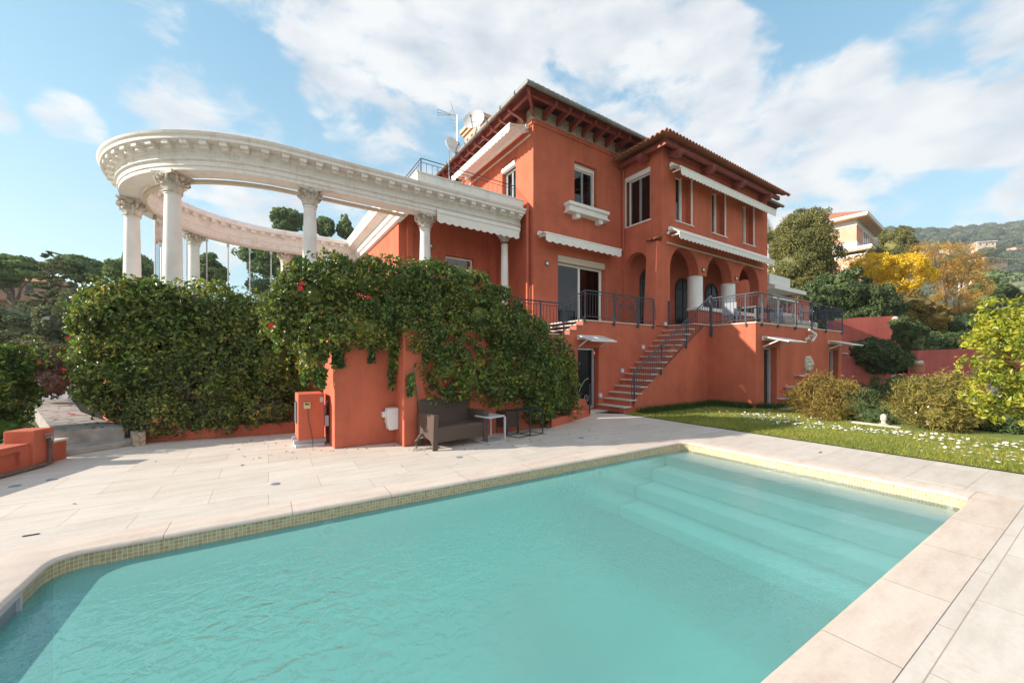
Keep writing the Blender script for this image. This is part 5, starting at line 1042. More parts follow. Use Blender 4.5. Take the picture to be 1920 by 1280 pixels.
# lawn edge shrubs
def spray(name, base, r_, h, n_, mat, parent, size=.03, arch_=.5, twigr=.0, leaf=.28, up=.55):
    """arching thin stems: each a chain of narrow blades"""
    Ps, Ts = [], []; base = Vector(base)
    V, F = [], []
    for i in range(n_):
        a = random.random()*6.283; rr = r_*random.random()**.5; p = base+Vector((math.cos(a)*rr*.6, math.sin(a)*rr*.6, 0)); el = random.uniform(up, 1.5)
        d_ = Vector((math.cos(a)*math.cos(el), math.sin(a)*math.cos(el), math.sin(el))); Ln = h*random.uniform(.7, 1.25)/max(.55, math.sin(el)); ns = 6; w = size*.18
        sd = Vector((-math.sin(a+random.gauss(0, 1)), math.cos(a+random.gauss(0, 1)), 0)).normalized(); k0 = len(V)
        for j in range(ns+1):
            q = p+sd*0; V += [(q-sd*w*(1-j/ns*.8))[:], (q+sd*w*(1-j/ns*.8))[:]]
            p = p+d_*(Ln/ns); d_ = (d_+Vector((math.cos(a)*.12, math.sin(a)*.12, -arch_*.22))+Vector([random.gauss(0, .1) for _ in range(3)])).normalized()
        F += [(k0+2*j, k0+2*j+1, k0+2*j+3, k0+2*j+2) for j in range(ns)]
    off = parent.location; me = bpy.data.meshes.new(name); me.from_pydata([(x-off.x, y-off.y, z-off.z) for x, y, z in V], [], F); me.materials.append(mat); o = bpy.data.objects.new(name, me); C.objects.link(o); o.parent = parent; return o
def wildshrub(loc, blobs, n1, mat1, n2, label, size, lean=(0, 0), n3=900):
    t = thing('shrub', loc, label, 'shrub'); crown('foliage', blobs, n1, size, mat1, t, sub=40, subr=.4, corek=.62, aspect=.16, wild=1.3, shell=.8, jit=.3)
    for b_ in blobs[:4]: spray('stems', (b_[0], b_[1], max(.05, b_[2]-b_[5]*.8)), b_[3]*.6, b_[5]*1.35, n2//4, mat1, t, .04)
    return t
b1 = pxblobs([(1545, 748, 40, 46, 11.3), (1578, 752, 34, 42, 11.0), (1518, 748, 26, 34, 11.6), (1562, 778, 40, 30, 10.6)], ry=.5)
wildshrub(at(1555, 795, z=0), b1, 17000, L['russet'], 1300, 'tawny brown wispy shrub in front of the high terrace', .12)
t = thing('shrub', at(1620, 800, z=0), 'dark green low shrub just right of the tawny shrub', 'shrub'); crown('foliage', pxblobs([(1612, 765, 34, 34, 10.6), (1628, 780, 26, 24, 10.2), (1598, 740, 22, 18, 11.2)], ry=.5), 9000, .055, L['dkgreen'], t, sub=40, corek=.66)
b2 = pxblobs([(1735, 752, 42, 44, 9.3), (1785, 752, 44, 44, 9.2), (1760, 775, 56, 32, 8.9), (1830, 768, 30, 28, 9.3)], ry=.5)
t = wildshrub(at(1750, 808, z=0), b2, 20000, L['straw'], 1600, 'straw yellow wispy shrub with small white blossoms beside the lawn', .12)
P, D = cloudpts(b2, 160); leafmesh('blossoms', P, D, .04, DM, t, aspect=.9)
t = thing('shrub', at(1880, 812, z=0), 'dark shrub in the shade below the lemon tree at the right edge', 'shrub'); crown('foliage', pxblobs([(1855, 775, 40, 32, 9.), (1900, 785, 40, 34, 8.6), (1940, 780, 40, 40, 8.4)], ry=.6), 9000, .07, L['dkgreen'], t, sub=40, corek=.66)
t = thing('shrub', at(1665, 760, d=15), 'rounded grey-green shrub behind the gap between the two wispy shrubs', 'shrub'); crown('foliage', pxblobs([(1665, 735, 28, 28, 15.5), (1690, 745, 26, 34, 15), (1650, 770, 20, 26, 14.5), (1720, 725, 36, 22, 16.5)], ry=1.), 9000, .08, L['dkgreen'], t, sub=40, corek=.62)
mb = MB(); k0, k1 = at(1598, 793, z=.0), at(1690, 804, z=0); dd = (k1-k0).normalized(); mb.box(0, (k1-k0).length, -.04, .04, 0, .05, Fr(k0.x, k0.y, dd.x, dd.y, -dd.y, dd.x)); struct(mb.build('lawn_kerb', M['kerb']))
t = thing('stone_ornament', at(1657, 795, z=0), 'small pale weathered stone ornament standing between the shrubs', 'ornament'); mb = MB(); k = at(1657, 797, z=0); mb.lathe(k, [(.09, 0), (.10, .03), (.05, .05), (.045, .11), (.07, .14), (.06, .18), (.07, .21), (.05, .26), (.001, .29)], 12); mb.build('figure', M['stone'], t, True)
mb = MB(); mb.slab([A2(1440, 768, 0), A2(1500, 768, 0), A2(1500, 757, 0), A2(1440, 757, 0)], 0, .03); struct(mb.build('stone_edging', M['kerb']))
# pale gravel court beyond the shrubs
mb = MB(); mb.slab([A2(1575, 741, 0), A2(1980, 741, 0), A2(1980, 716, 0), A2(1590, 716, 0)], .014, .03); struct(mb.build('gravel_court', M['conc']))
# lemon tree leaning in from the right
lb_ = pxblobs([(1905, 620, 46, 44, 5.6), (1870, 640, 30, 30, 5.4), (1900, 700, 50, 40, 5.4), (1850, 690, 30, 22, 5.3), (1860, 740, 40, 30, 5.4), (1900, 770, 36, 26, 5.3), (1815, 697, 22, 12, 5.2), (1960, 640, 50, 80, 5.6), (1960, 740, 60, 60, 5.4), (1885, 575, 16, 20, 5.6), (1925, 580, 22, 26, 5.5)], ry=.30)
lt = thing('lemon_tree', at(2040, 900, d=5.6), 'bright yellow-green lemon tree reaching in from the right edge', 'tree')
mb = MB(); b0 = at(2040, 960, d=5.6); b0.z = 0; f0 = at(2010, 760, d=5.6); limb(mb, b0, f0, .07, .05)
for b_ in lb_: limb(mb, f0, (b_[0], b_[1], b_[2]), .025, .008)
mb.build('trunk', M['trunk'], lt, True); crown('crown', lb_, 12000, .068, L['lemon'], lt, core=False, sub=22, subr=.42, aspect=.5, wild=.8, shell=.9, jit=.25)
# ================================================================ GARDEN AND HILLS ON THE RIGHT
RV = Vector((RX, RY, 0)); FV = Vector((FX, FY, 0))
def board(pts, d0, d1, name, mat, parent=None, bev=0):      # outline surveyed at distance d0, real thickness d1-d0
    a = [at(u, v, d=d0) for u, v in pts]; n_ = len(a); b_ = [p+FV*(d1-d0) for p in a]; tr = tessellate_polygon([[Vector((u, v, 0)) for u, v in pts]])
    mb = MB(); mb.add(a+b_, [tuple(q) for q in tr]+[tuple(i+n_ for i in q) for q in tr]+[(i, (i+1) % n_, (i+1) % n_+n_, i+n_) for i in range(n_)]); return mb.build(name, mat, parent, bevel=bev)
def gob(pts, d0, d1, name, mat, label, cat, **k):
    o = board(pts, d0, d1, name, mat, **k); return tag(origin(o, at(pts[0][0], pts[0][1], d=d0)), label, cat)
gob([(1560, 700), (1560, 601), (1600, 596), (1679, 592), (1690, 606), (1697, 640), (1701, 694)], 30, 30.5, 'garden_wall', M['red2'], 'red retaining wall with a curved end behind the garden stairs', 'wall')
gob([(1715, 706), (1722, 657), (1800, 654), (2000, 652), (2000, 706)], 27, 27.5, 'garden_wall', M['red2'], 'long red retaining wall below the clipped hedge on the right', 'wall')
gob([(1700, 717), (1705, 701), (2000, 703), (2000, 719)], 24, 24.8, 'garden_wall', M['red2'], 'low red wall at the foot of the long red retaining wall', 'wall')
gs_ = thing('garden_staircase', at(1640, 722, d=25), 'red garden staircase with pale treads descending right behind the high terrace', 'staircase')
mb = None; o = board([(1570, 722), (1570, 664), (1590, 668), (1674, 702), (1660, 722)], 24, 25.6, 'stair_wall', M['red2'], gs_)
for i in range(7): u = 1581+i*15.5; v_ = 661+i*7.0; board([(u-9, v_), (u+9, v_), (u+9, v_+2.6), (u-9, v_+2.6)], 25.62, 27, 'tread', M['kerb'], gs_); board([(u-5, v_+2.7), (u+9, v_+2.7), (u+9, v_+9), (u-5, v_+9)], 25.7, 26.9, 'riser', M['red2'], gs_)
t = thing('terracotta_pot', at(1720, 697, d=23.5), 'terracotta pot with pale stones against the long red retaining wall', 'pot'); c = at(1720, 699, d=23.5); mb = MB(); mb.lathe(c, [(.22, 0), (.30, .05), (.33, .2), (.34, .42), (.38, .44), (.38, .52), (.33, .52), (.001, .47)], 20); mb.build('pot', M['terr'], t, True)
mb = MB()
for i in range(9): s_ = random.uniform(.08, .14); q = (c.x+random.uniform(-.2, .2), c.y+random.uniform(-.2, .2), c.z+.55+random.uniform(0, .1)); mb.add([(q[0]+v_[0]*s_, q[1]+v_[1]*s_, q[2]+v_[2]*s_) for v_ in ICO[0]], ICO[1])
mb.build('stones', M['stone'], t)
t = thing('stone_lamp', at(1679, 596, d=29.6), 'small pale lamp on the curved end of the red retaining wall', 'light'); mb = MB(); mb.lathe(at(1679, 598, d=29.7), [(.001, -.25), (.2, -.15), (.22, .05), (.12, .18), (.001, .2)], 12); mb.build('globe', M['stone'], t, True)
def shr(label, bl_, n_, mat, size, d=None, name='shrub', cat='shrub', ry=None, **k):
    bb = pxblobs(bl_, d=d, ry=ry); t = thing(name, (bb[0][0], bb[0][1], max(0, min(b_[2]-b_[5] for b_ in bb))), label, cat); crown('foliage', bb, n_, size, mat, t, **k); return t
shr('dark green shrub on the garden stairs in front of the curved red wall', [(1640, 660, 38, 24), (1670, 675, 30, 22), (1625, 648, 28, 12), (1655, 685, 30, 14)], 12000, L['dkgreen'], .13, 23.5, ry=1.0, sub=40, corek=.62)
t = thing('hedge', at(1790, 640, d=30), 'long clipped green hedge on top of the red retaining wall', 'hedge'); hb = [(*at(1725+i*22, 640, d=29.5)[:3], .9, .9, .68) for i in range(13)]; crown('foliage', hb, 22000, .12, L['dkgreen'], t, sub=40, corek=.62, subr=.3)
mb = MB(); mb.slab([A2(1, 1, 10)]*0 or [(at(u, v_, d=q).x, at(u, v_, d=q).y) for u, v_, q in ((1712, 650, 27.6), (2010, 650, 27.6), (2010, 650, 60), (1560, 650, 60), (1560, 650, 31), (1690, 650, 31))], 1.0, 2.32); struct(mb.build('upper_garden', lm))
shr('dome shaped clipped green bush behind the long hedge', [(1800, 612, 48, 26), (1775, 618, 26, 20), (1830, 616, 26, 20)], 12000, L['dkgreen'], .13, 34, ry=1.6, sub=50, subr=.22, corek=.66)
shr('grey-green olive bush behind the dome shaped bush', [(1850, 590, 40, 22), (1890, 600, 36, 24), (1820, 585, 22, 14), (1940, 590, 40, 30)], 11000, L['olive'], .22, 40, ry=1.8)
shr('pale olive tree at the right edge above the hedge', [(1900, 545, 34, 26), (1880, 570, 30, 20), (1940, 550, 40, 34)], 9000, L['olive'], .28, 52, ry=2.5, name='olive_tree', cat='tree')
shr('dark leafy bush below the yellow mimosa, left part', [(1600, 590, 36, 34), (1640, 570, 40, 34), (1570, 560, 26, 34), (1600, 620, 26, 20), (1560, 600, 26, 40)], 15000, L['dkgreen'], .22, 33, ry=1.8)
shr('trailing green ivy hanging over the left end of the long red wall', [(1715, 640, 20, 40), (1740, 655, 26, 14), (1708, 670, 12, 26), (1695, 620, 22, 30)], 9000, L['dkgreen'], .15, 28, ry=.7)
shr('brown and green tangled bush between the mimosa and the dome bush', [(1690, 600, 40, 34), (1740, 600, 36, 28), (1650, 620, 26, 26), (1715, 575, 40, 26)], 15000, L['russet'], .22, 34, ry=1.6)
shr('rounded dark green bush right of the amber tree', [(1850, 545, 26, 22), (1835, 565, 24, 20), (1865, 560, 22, 20)], 8000, L['dkgreen'], .3, 50, ry=2.)
def tre(label, base, d, bl_, n_, size, mat, cat='tree', ry=None, name='tree', z0=0, **k):
    b0 = at(base[0], base[1], d=d); b0.z = z0; return tree(name, b0, pxblobs(bl_, d=d, ry=ry), n_, size, mat, label, cat, **k)
tre('broad grey-green juniper rising beside the loggia', (1505, 600), 36, [(1502, 450, 42, 56), (1490, 500, 40, 60), (1524, 480, 32, 60), (1510, 415, 26, 22), (1478, 540, 26, 30), (1532, 530, 24, 30)], 60000, .17, L['juniper'], ry=2.2, name='juniper_tree', sub=70, subr=.30, corek=.66, tr=.3)
tre('dark round tree in front of the neighbouring villa, right of the broad juniper', (1580, 600), 33, [(1575, 530, 40, 26), (1600, 545, 30, 28), (1545, 555, 34, 34), (1500, 570, 40, 24)], 20000, .2, L['dkgreen'], ry=1.8, corek=.66)
tre('small conical juniper right of the neighbouring villa', (1680, 560), 60, [(1680, 462, 25, 26), (1678, 440, 17, 14), (1690, 480, 22, 20)], 20000, .22, L['juniper'], ry=2, name='juniper_tree', sub=60, subr=.3, corek=.66, tr=.2)
tre('bright yellow mimosa tree in full bloom', (1660, 620), 36, [(1630, 500, 34, 20), (1660, 505, 34, 22), (1700, 505, 36, 24), (1640, 488, 20, 12), (1690, 530, 40, 18), (1720, 520, 26, 18), (1660, 540, 36, 14), (1612, 485, 16, 10)], 26000, .17, L['mimosa'], ry=1.4, name='mimosa_tree', sub=70, subr=.35, core=False, tr=.14)
tre('amber coloured feathery tree right of the yellow mimosa', (1770, 640), 40, [(1760, 490, 46, 26), (1800, 510, 42, 26), (1740, 470, 30, 14), (1780, 475, 40, 16), (1810, 540, 40, 22), (1790, 565, 46, 20), (1750, 590, 50, 16), (1820, 490, 24, 14)], 24000, .26, L['amber'], ry=1.8, name='feathery_tree', sub=60, subr=.5, core=False, aspect=.14, wild=1.2, shell=1., tr=.2, nl=8)
def palm(label, u, v, d, n_, ln, mat, z0=0, drp=.55):
    t = thing('palm_tree', at(u, v, d=d), label, 'palm tree'); t.location.z = z0; c = at(u, v, d=d); mb = MB(); limb(mb, (c.x, c.y, z0), c, .22, .2, 4, .01); mb.build('trunk', M['trunk'], t, True)
    V, F = [], []
    for i in range(n_):
        a = 6.283*i/n_+random.gauss(0, .1); el = random.uniform(.0, 1.25); p = Vector(c); dd_ = Vector((math.cos(a)*math.cos(el), math.sin(a)*math.cos(el), math.sin(el))); pts = [p.copy()]
        for j in range(10): p = p+dd_*ln/10; dd_ = (dd_+Vector((0, 0, -.10*drp*2))).normalized(); pts.append(p.copy())
        for j in range(1, 11):
            q = pts[j]; tg = (pts[j]-pts[j-1]).normalized(); sd = tg.cross(Vector((0, 0, 1))).normalized(); L_ = ln*.22*(1-abs(j-5)/9)
            for s_ in (-1, 1):
                for m_ in (0, .5): q2 = q-tg*ln/10*m_; k0 = len(V); V += [q2[:], (q2+tg*.08)[:], (q2+sd*s_*L_+tg*L_*.5-Vector((0, 0, L_*.35)))[:]]; F.append((k0, k0+1, k0+2))
    off = t.location; me = bpy.data.meshes.new('fronds'); me.from_pydata([(x-off.x, y-off.y, z-off.z) for x, y, z in V], [], F); me.materials.append(mat); o = bpy.data.objects.new('fronds', me); C.objects.link(o); o.parent = t
palm('palm tree half hidden between the loggia and the broad juniper', 1446, 450, 42, 34, 2.6, L['palm'])
palm('palm tree with grey fronds behind the amber feathery tree', 1812, 508, 44, 40, 4.0, L['palm'], 0, .5)
# neighbouring villa
nv_ = thing('neighbouring_villa', at(1600, 600, d=62), 'peach and white neighbouring villa with a square tower room behind the trees', 'house')
tt = R(-8); q = at(1606, 470, d=62); ax_ = (math.cos(TH-R(90)+R(38)), math.sin(TH-R(90)+R(38))); ay_ = (-ax_[1], ax_[0])
# tower corner q: one face runs away to the right, the other away to the left
fr1 = Fr(q.x, q.y, ax_[0], ax_[1], ax_[1], -ax_[0]); fr2 = Fr(q.x, q.y, ay_[0], ay_[1], -ax_[0], -ax_[1])
zf_ = lambda v_, d=62: EYE+(HY-v_)/FL*d
def cube2(a0, a1, b0, b1, z0, z1, name, mat, par=nv_): mb = MB(); mb.box(a0, a1, b0, b1, z0, z1, Fr(q.x, q.y, ax_[0], ax_[1], ay_[0], ay_[1])); return mb.build(name, mat, par)
cube2(0, 12.6, 0, 8.5, zf_(470), zf_(408), 'tower', M['peach'])
cube2(-.06, 12.66, -.06, 8.56, zf_(422), zf_(412), 'tower_band', M['white']); cube2(-.05, 12.65, -.05, 8.55, zf_(462), zf_(452), 'tower_base_band', M['white'])
cube2(-1.5, 14.1, -1.5, 10.5, zf_(412), zf_(410), 'tower_soffit', M['beige']); cube2(-1.6, 14.2, -1.6, 10.6, zf_(410), zf_(405.5), 'tower_fascia', M['white'])
def pyr(a0, a1, b0, b1, z, h, name, mat):
    f_ = Fr(q.x, q.y, ax_[0], ax_[1], ay_[0], ay_[1]); p = [f_(a0, b0, z), f_(a1, b0, z), f_(a1, b1, z), f_(a0, b1, z)]; cx_ = (a0+a1)/2; w_ = (b1-b0)/2
    mb = MB(); mb.add(p+[f_(cx_, b0+(a1-a0)/2, z+h), f_(cx_, b1-(a1-a0)/2, z+h)] if b1-b0 > a1-a0+.1 else p+[f_(cx_, (b0+b1)/2, z+h)]*2, [(0, 1, 4), (1, 2, 5, 4), (2, 3, 5), (3, 0, 4, 5), (0, 1, 2, 3)]); return mb.build(name, mat, nv_)
pyr(-1.65, 14.25, -1.65, 14.3, zf_(405.4), 3.7, 'tower_roof', M['tile'])
for a0 in (4.3, 5.7, 7.1): cube2(a0, a0+.9, -.08, .0, zf_(452), zf_(424), 'tower_window', M['glass'])
for a0 in (3.9, 5.3, 6.7, 8.1): cube2(a0, a0+.35, -.12, .0, zf_(452), zf_(422), 'window_post', M['white'])
cube2(-.12, 0, 6.0, 7.2, zf_(452), zf_(424), 'tower_window', M['white'])
cube2(-1.2, 15.0, -1.2, 14, 0, zf_(480), 'lower_storey', M['peach']); cube2(-1.3, 15.1, -1.3, 14.1, zf_(484), zf_(479), 'string_course', M['white']); cube2(-2.2, 15.9, -2.2, 15, zf_(472), zf_(467), 'lower_fascia', M['white'])
cube2(-2.1, 15.8, -2.1, 14.9, zf_(475), zf_(472), 'lower_soffit', M['beige'])
pyr(-2.3, 16.0, -2.3, 16.0, zf_(466.9), 1.0, 'lower_roof', M['tile'])
f_ = Fr(q.x, q.y, ax_[0], ax_[1], ay_[0], ay_[1]); mb = MB(); mb.tube([f_(-2.0, -2.0, zf_(474)), f_(-1.6, -1.5, zf_(478)), f_(-1.35, -1.3, zf_(482)), f_(-1.35, -1.3, zf_(560))], .09, 8); mb.build('downpipe', M['grey'], nv_)
# hill
def hillz(u, d):
    base = np.interp(d, [60, 110, 250, 400, 620, 760, 1100], [1.5, 6, 42, 106, 212, 226, 170])
    side = np.interp(u, [1100, 1450, 1660, 1800, 1920, 2300, 3000], [.05, .45, .96, .97, 1.02, 1.1, 1.15]); return base*side
us = np.linspace(1000, 3200, 90); ds = np.concatenate([np.linspace(60, 300, 20), np.linspace(330, 1100, 26)])
vs = []
for d in ds:
    for u in us: a = (u-CX)/FL; vs.append((d*(FX+a*RX), d*(FY+a*RY), hillz(u, d)+3*math.sin(u*.02+d*.013)*min(1, d/300)))
nu = len(us); hm, nt, b = nmat('hillside_scrub'); n1 = noise(nt, coords(nt), .03, 8, .7); r = ramp(nt, [(.35, (.03, .045, .02)), (.6, (.07, .08, .04)), (.8, (.16, .14, .09))]); nt.links.new(n1, r.inputs[0]); nt.links.new(r.outputs[0], b.inputs['Base Color']); b.inputs['Roughness'].default_value = 1
struct(MB().add(vs, [(j*nu+i, j*nu+i+1, (j+1)*nu+i+1, (j+1)*nu+i) for j in range(len(ds)-1) for i in range(nu-1)]).build('hill', hm, smooth=True))
hb = []
for _ in range(620):
    u = random.uniform(1560, 2250); d = 190+random.random()**.7*520; a = (u-CX)/FL; r_ = random.uniform(5, 9)*(1 if d > 300 else .7); hb.append((d*(FX+a*RX), d*(FY+a*RY), hillz(u, d)+r_*.55, r_, r_, r_*.8))
for u in np.arange(1640, 2250, 9): d = random.uniform(600, 660); a = (u-CX)/FL; r_ = random.uniform(6, 10); hb.append((d*(FX+a*RX), d*(FY+a*RY), hillz(u, d)+r_*.5, r_, r_, r_*.85))
def manyblobs(name, hb, n_, size, mat, k=.9):
    B = np.array(hb); w = B[:, 3]**2/((B[:, 0]**2+B[:, 1]**2)**.3); idx = rng.choice(len(B), n_, p=w/w.sum()); s = B[idx]; d = unit(rng.normal(size=(n_, 3))); d[:, 2] = np.abs(d[:, 2])*.9+.05*d[:, 2]
    return leafmesh(name, s[:, :3]+d*s[:, 3:6]*(.85+.2*rng.random((n_, 1))), d, size, mat, core=blobcore(hb, k), aspect=.7, wild=.5)
HH = [(1875, 497, 330, 55), (1850, 462, 430, 30), (1800, 474, 400, 42), (1822, 505, 330, 30), (1735, 478, 360, 34), (1915, 470, 420, 22), (1875, 549, 190, 36), (1925, 536, 210, 36), (1838, 530, 220, 28)]
def clear(b_):
    d = b_[0]*FX+b_[1]*FY; u = CX+FL*(b_[0]*RX+b_[1]*RY)/d; v_ = HY-FL*(b_[2]+b_[5]*.6-EYE)/d
    return not any(abs(u-h[0]) < h[3] and d < h[2]+6 and v_ < h[1]-2 and v_ > h[1]-60 for h in HH)
hb = [b_ for b_ in hb if clear(b_)]
struct(tag(manyblobs('hillside_trees', hb, 70000, 2.0, L['hill']), 'wooded hillside of dark pines on the far right skyline', 'wood'), 'stuff')
def hillhouse(u, v, d, w, h, dep, mat, roof, label, rot=0, wins=4, rows=1):
    c = at(u, v, d=d); t = thing('hillside_house', c, label, 'house'); an = TH-R(90)+rot; f_ = Fr(c.x, c.y, math.cos(an), math.sin(an), math.sin(an), -math.cos(an))
    mb = MB(); mb.box(-w/2, w/2, -dep, 0, c.z-6, c.z+h, f_); mb.build('wall', mat, t)
    if roof:
        mb = MB(); e = .6; mb.add([f_(-w/2-e, e, c.z+h), f_(w/2+e, e, c.z+h), f_(w/2+e, -dep-e, c.z+h), f_(-w/2-e, -dep-e, c.z+h), f_(-w/2+dep*.3, -dep/2, c.z+h+dep*.17), f_(w/2-dep*.3, -dep/2, c.z+h+dep*.17)], [(0, 1, 5, 4), (1, 2, 5), (2, 3, 4, 5), (3, 0, 4), (0, 1, 2, 3)]); mb.build('roof', M['tile'], t)
    else: mb = MB(); mb.box(-w/2-.8, w/2+.8, -dep, 1.2, c.z+h, c.z+h+.6, f_); mb.build('roof', M['white'], t)
    for r_ in range(rows):
        for i in range(wins): a = -w/2+w*(i+.5)/wins; z_ = c.z+h*(.25+.5*r_)/1 if rows > 1 else c.z+h*.3; mb = MB(); mb.box(a-.7, a+.7, -.1, .05, z_, z_+min(2.0, h*.4), f_); mb.build('window', M['glass'], t)
hillhouse(1875, 497, 330, 34, 5, 10, M['peach'], False, 'long pale pink building with a row of dark windows on the hillside', R(10), 7)
hillhouse(1850, 462, 430, 16, 5, 10, M['beige'], False, 'white flat roofed villa high on the hillside below the ridge', R(-15), 3)
hillhouse(1800, 474, 400, 26, 4, 8, M['white'], False, 'low white hillside building left of the flat roofed villa', R(5), 5)
hillhouse(1822, 505, 330, 14, 5, 9, M['terr'], True, 'brick red hillside house with a pale roof terrace left of the pink building', R(-10), 3)
hillhouse(1735, 478, 360, 18, 4, 9, M['beige'], True, 'cream hillside house glimpsed above the amber tree', 0, 3)
hillhouse(1915, 470, 420, 12, 4, 8, M['peach'], True, 'small peach hillside house near the right edge above the pink building', 0, 2)
hillhouse(1875, 549, 190, 11, 3.5, 8, M['beige'], True, 'cream house with a red tile roof lowest on the hillside', R(20), 3)
hillhouse(1925, 536, 210, 12, 3.5, 8, M['peach'], True, 'tile roofed hillside house at the right edge beside a pine', 0, 2)
hillhouse(1838, 530, 220, 9, 3, 7, M['white'], False, 'small white building at the foot of the hillside beside the bushes', 0, 2)
tre('green umbrella pine on the slope at the right edge', (1905, 560), 130, [(1890, 527, 18, 8), (1915, 521, 22, 8), (1870, 530, 10, 5), (1940, 524, 20, 9)], 7000, .7, L['pine'], ry=5, name='pine_tree', z0=12, tr=.5, squash=.6)
tre('dark pine below the long pink hillside building', (1860, 560), 160, [(1850, 516, 16, 10), (1868, 520, 12, 7), (1836, 520, 12, 7)], 6000, .8, L['pine'], ry=6, name='pine_tree', z0=14, tr=.5)
# ================================================================ LEFT BACKGROUND
GL_ = -2.
tre('large umbrella pine in front of the pink house on the far left', (38, 640), 42, [(10, 492, 38, 18), (50, 498, 36, 16), (-30, 495, 40, 24), (20, 515, 30, 14), (60, 515, 24, 10), (-20, 525, 40, 16)], 17000, .22, L['pine'], ry=2.6, name='umbrella_pine', z0=GL_, squash=.6, tr=.28, fork=.72, corek=.7, sub=50)
tre('umbrella pine with a dense crown left of the colonnade', (160, 640), 46, [(135, 490, 24, 14), (160, 500, 28, 18), (180, 515, 14, 18), (120, 500, 22, 14), (150, 522, 22, 8)], 13000, .22, L['pine'], ry=2.4, name='umbrella_pine', z0=GL_, squash=.6, tr=.26, fork=.75, corek=.7, sub=50)
cd = []
for i in range(9): v_ = 480+i*17; w_ = 10+i*8; cd += [(100-w_*.5, v_+4, w_*.55, 6), (100+w_*.45, v_, w_*.5, 6)]
tre('pale green cedar with layered branches on the left', (100, 650), 30, cd, 22000, .16, L['cedar'], ry=1.3, name='cedar_tree', z0=GL_, squash=.35, tr=.16, fork=1., core=False, sub=30, subr=.7, shell=1., nl=18)
shr('broad grey-green bush mass below the pink house on the far left', [(20, 600, 50, 30), (60, 620, 40, 26), (120, 610, 40, 34), (150, 580, 30, 40), (0, 640, 60, 30), (100, 640, 50, 30), (160, 640, 30, 40)], 20000, L['cedar'], .2, 26, ry=2.4)
t = thing('pink_house', at(20, 600, d=60), 'faded pink house with a tiled roof among the pines on the far left', 'house'); c = at(30, 588, d=60); an_2 = TH-R(90)+R(14); f_ = Fr(c.x, c.y, math.cos(an_2), math.sin(an_2), math.sin(an_2), -math.cos(an_2))
M['pink'] = stucco('faded_pink_stucco', (.42, .26, .20), .1)
mb = MB(); mb.box(-9, 3.6, -8, 0, -2, zf_(527, 60), f_); mb.build('wall', M['pink'], t); zz = zf_(527, 60); mb = MB(); mb.add([f_(-9.6, .7, zz), f_(4.4, .7, zz), f_(4.4, -8.7, zz), f_(-9.6, -8.7, zz), f_(-5, -4, zz+2.0), f_(0, -4, zz+2.0)], [(0, 1, 5, 4), (1, 2, 5), (2, 3, 4, 5), (3, 0, 4), (0, 1, 2, 3)]); mb.build('roof', M['tile'], t)
mb = MB(); mb.box(3.6, 8.2, -8, -2, -2, zf_(540, 60), f_); mb.box(3.5, 8.6, -8.3, -1.6, zf_(540, 60), zf_(535, 60), f_); mb.build('side_wing', M['pink'], t)
for a0 in (-5.5, -1.2, 1.2): mb = MB(); mb.box(a0, a0+.9, -.1, .04, zf_(547, 60), zf_(534, 60), f_); mb.build('window', M['glass'], t); 
mb = MB(); mb.box(-9, 3.6, 0, 1.2, zf_(565, 60), zf_(562, 60), f_); mb.build('ledge', M['tile'], t)
for i, (lb_2, base, d, bl_, n_) in enumerate((
    ('small dark pine behind the leftmost white column', (230, 560), 44, [(225, 505, 24, 16), (262, 505, 20, 22), (210, 515, 16, 8), (250, 485, 14, 12)], 9000),
    ('dark pine seen through the glass between two rear columns', (390, 560), 40, [(395, 490, 18, 12), (400, 510, 22, 14), (385, 520, 24, 12), (412, 520, 12, 8)], 9000),
    ('tall loose pine seen through the glass left of the rear column', (520, 600), 42, [(480, 480, 40, 14), (520, 475, 34, 20), (500, 505, 34, 18), (545, 500, 30, 26), (470, 468, 26, 8), (530, 535, 34, 22), (490, 540, 24, 16), (575, 490, 26, 20)], 20000),
    ('round pine top above the rear beam left of the white column', (535, 560), 56, [(535, 408, 30, 13), (520, 402, 16, 9), (555, 412, 18, 12), (540, 425, 30, 10)], 11000),
    ('small pine top just right of the white column', (608, 560), 56, [(608, 424, 15, 13), (600, 415, 8, 6), (614, 432, 10, 10)], 6000),
    ('narrow dark tree top nearest the red wing', (645, 560), 56, [(645, 428, 11, 14), (644, 412, 6, 8), (650, 436, 10, 9)], 6000))):
    tre(lb_2, base, d, bl_, n_, .26 if i < 3 else .3, L['pine'], ry=2.0, name='pine_tree', z0=GL_, corek=.6, tr=.2, sub=40, subr=.4)
# ================================================================ SKY, SUN, CAMERA
m, nt, b = nmat('haze_air'); nt.nodes.remove(b); pv = N(nt, 'ShaderNodeVolumePrincipled'); pv.inputs['Color'].default_value = (.80, .88, .97, 1); pv.inputs['Density'].default_value = .00032; pv.inputs['Anisotropy'].default_value = .1; nt.links.new(pv.outputs[0], nt.nodes['Material Output'].inputs['Volume'])
struct(tag(MB().box(-1600, 1600, -1600, 1600, -3, 262).build('haze', m), 'thin bluish haze in the air over the garden and the far hillside', 'haze'), 'stuff')
LA, LE = R(-23), R(23)
Ld = Vector((math.cos(LE)*math.cos(LA), math.cos(LE)*math.sin(LA), -math.sin(LE)))
wd = bpy.data.worlds.new("World"); S.world = wd; wd.use_nodes = True; nt = wd.node_tree; bg = nt.nodes['Background']
sky = N(nt, 'ShaderNodeTexSky', sky_type='NISHITA'); sky.sun_disc = False; sky.sun_elevation = LE; sky.sun_rotation = math.atan2(-Ld.x, -Ld.y); sky.altitude = 50; sky.air_density = 1.0; sky.dust_density = .8; sky.ozone_density = 1.4
tc = N(nt, 'ShaderNodeTexCoord'); dv_ = tc.outputs['Generated']
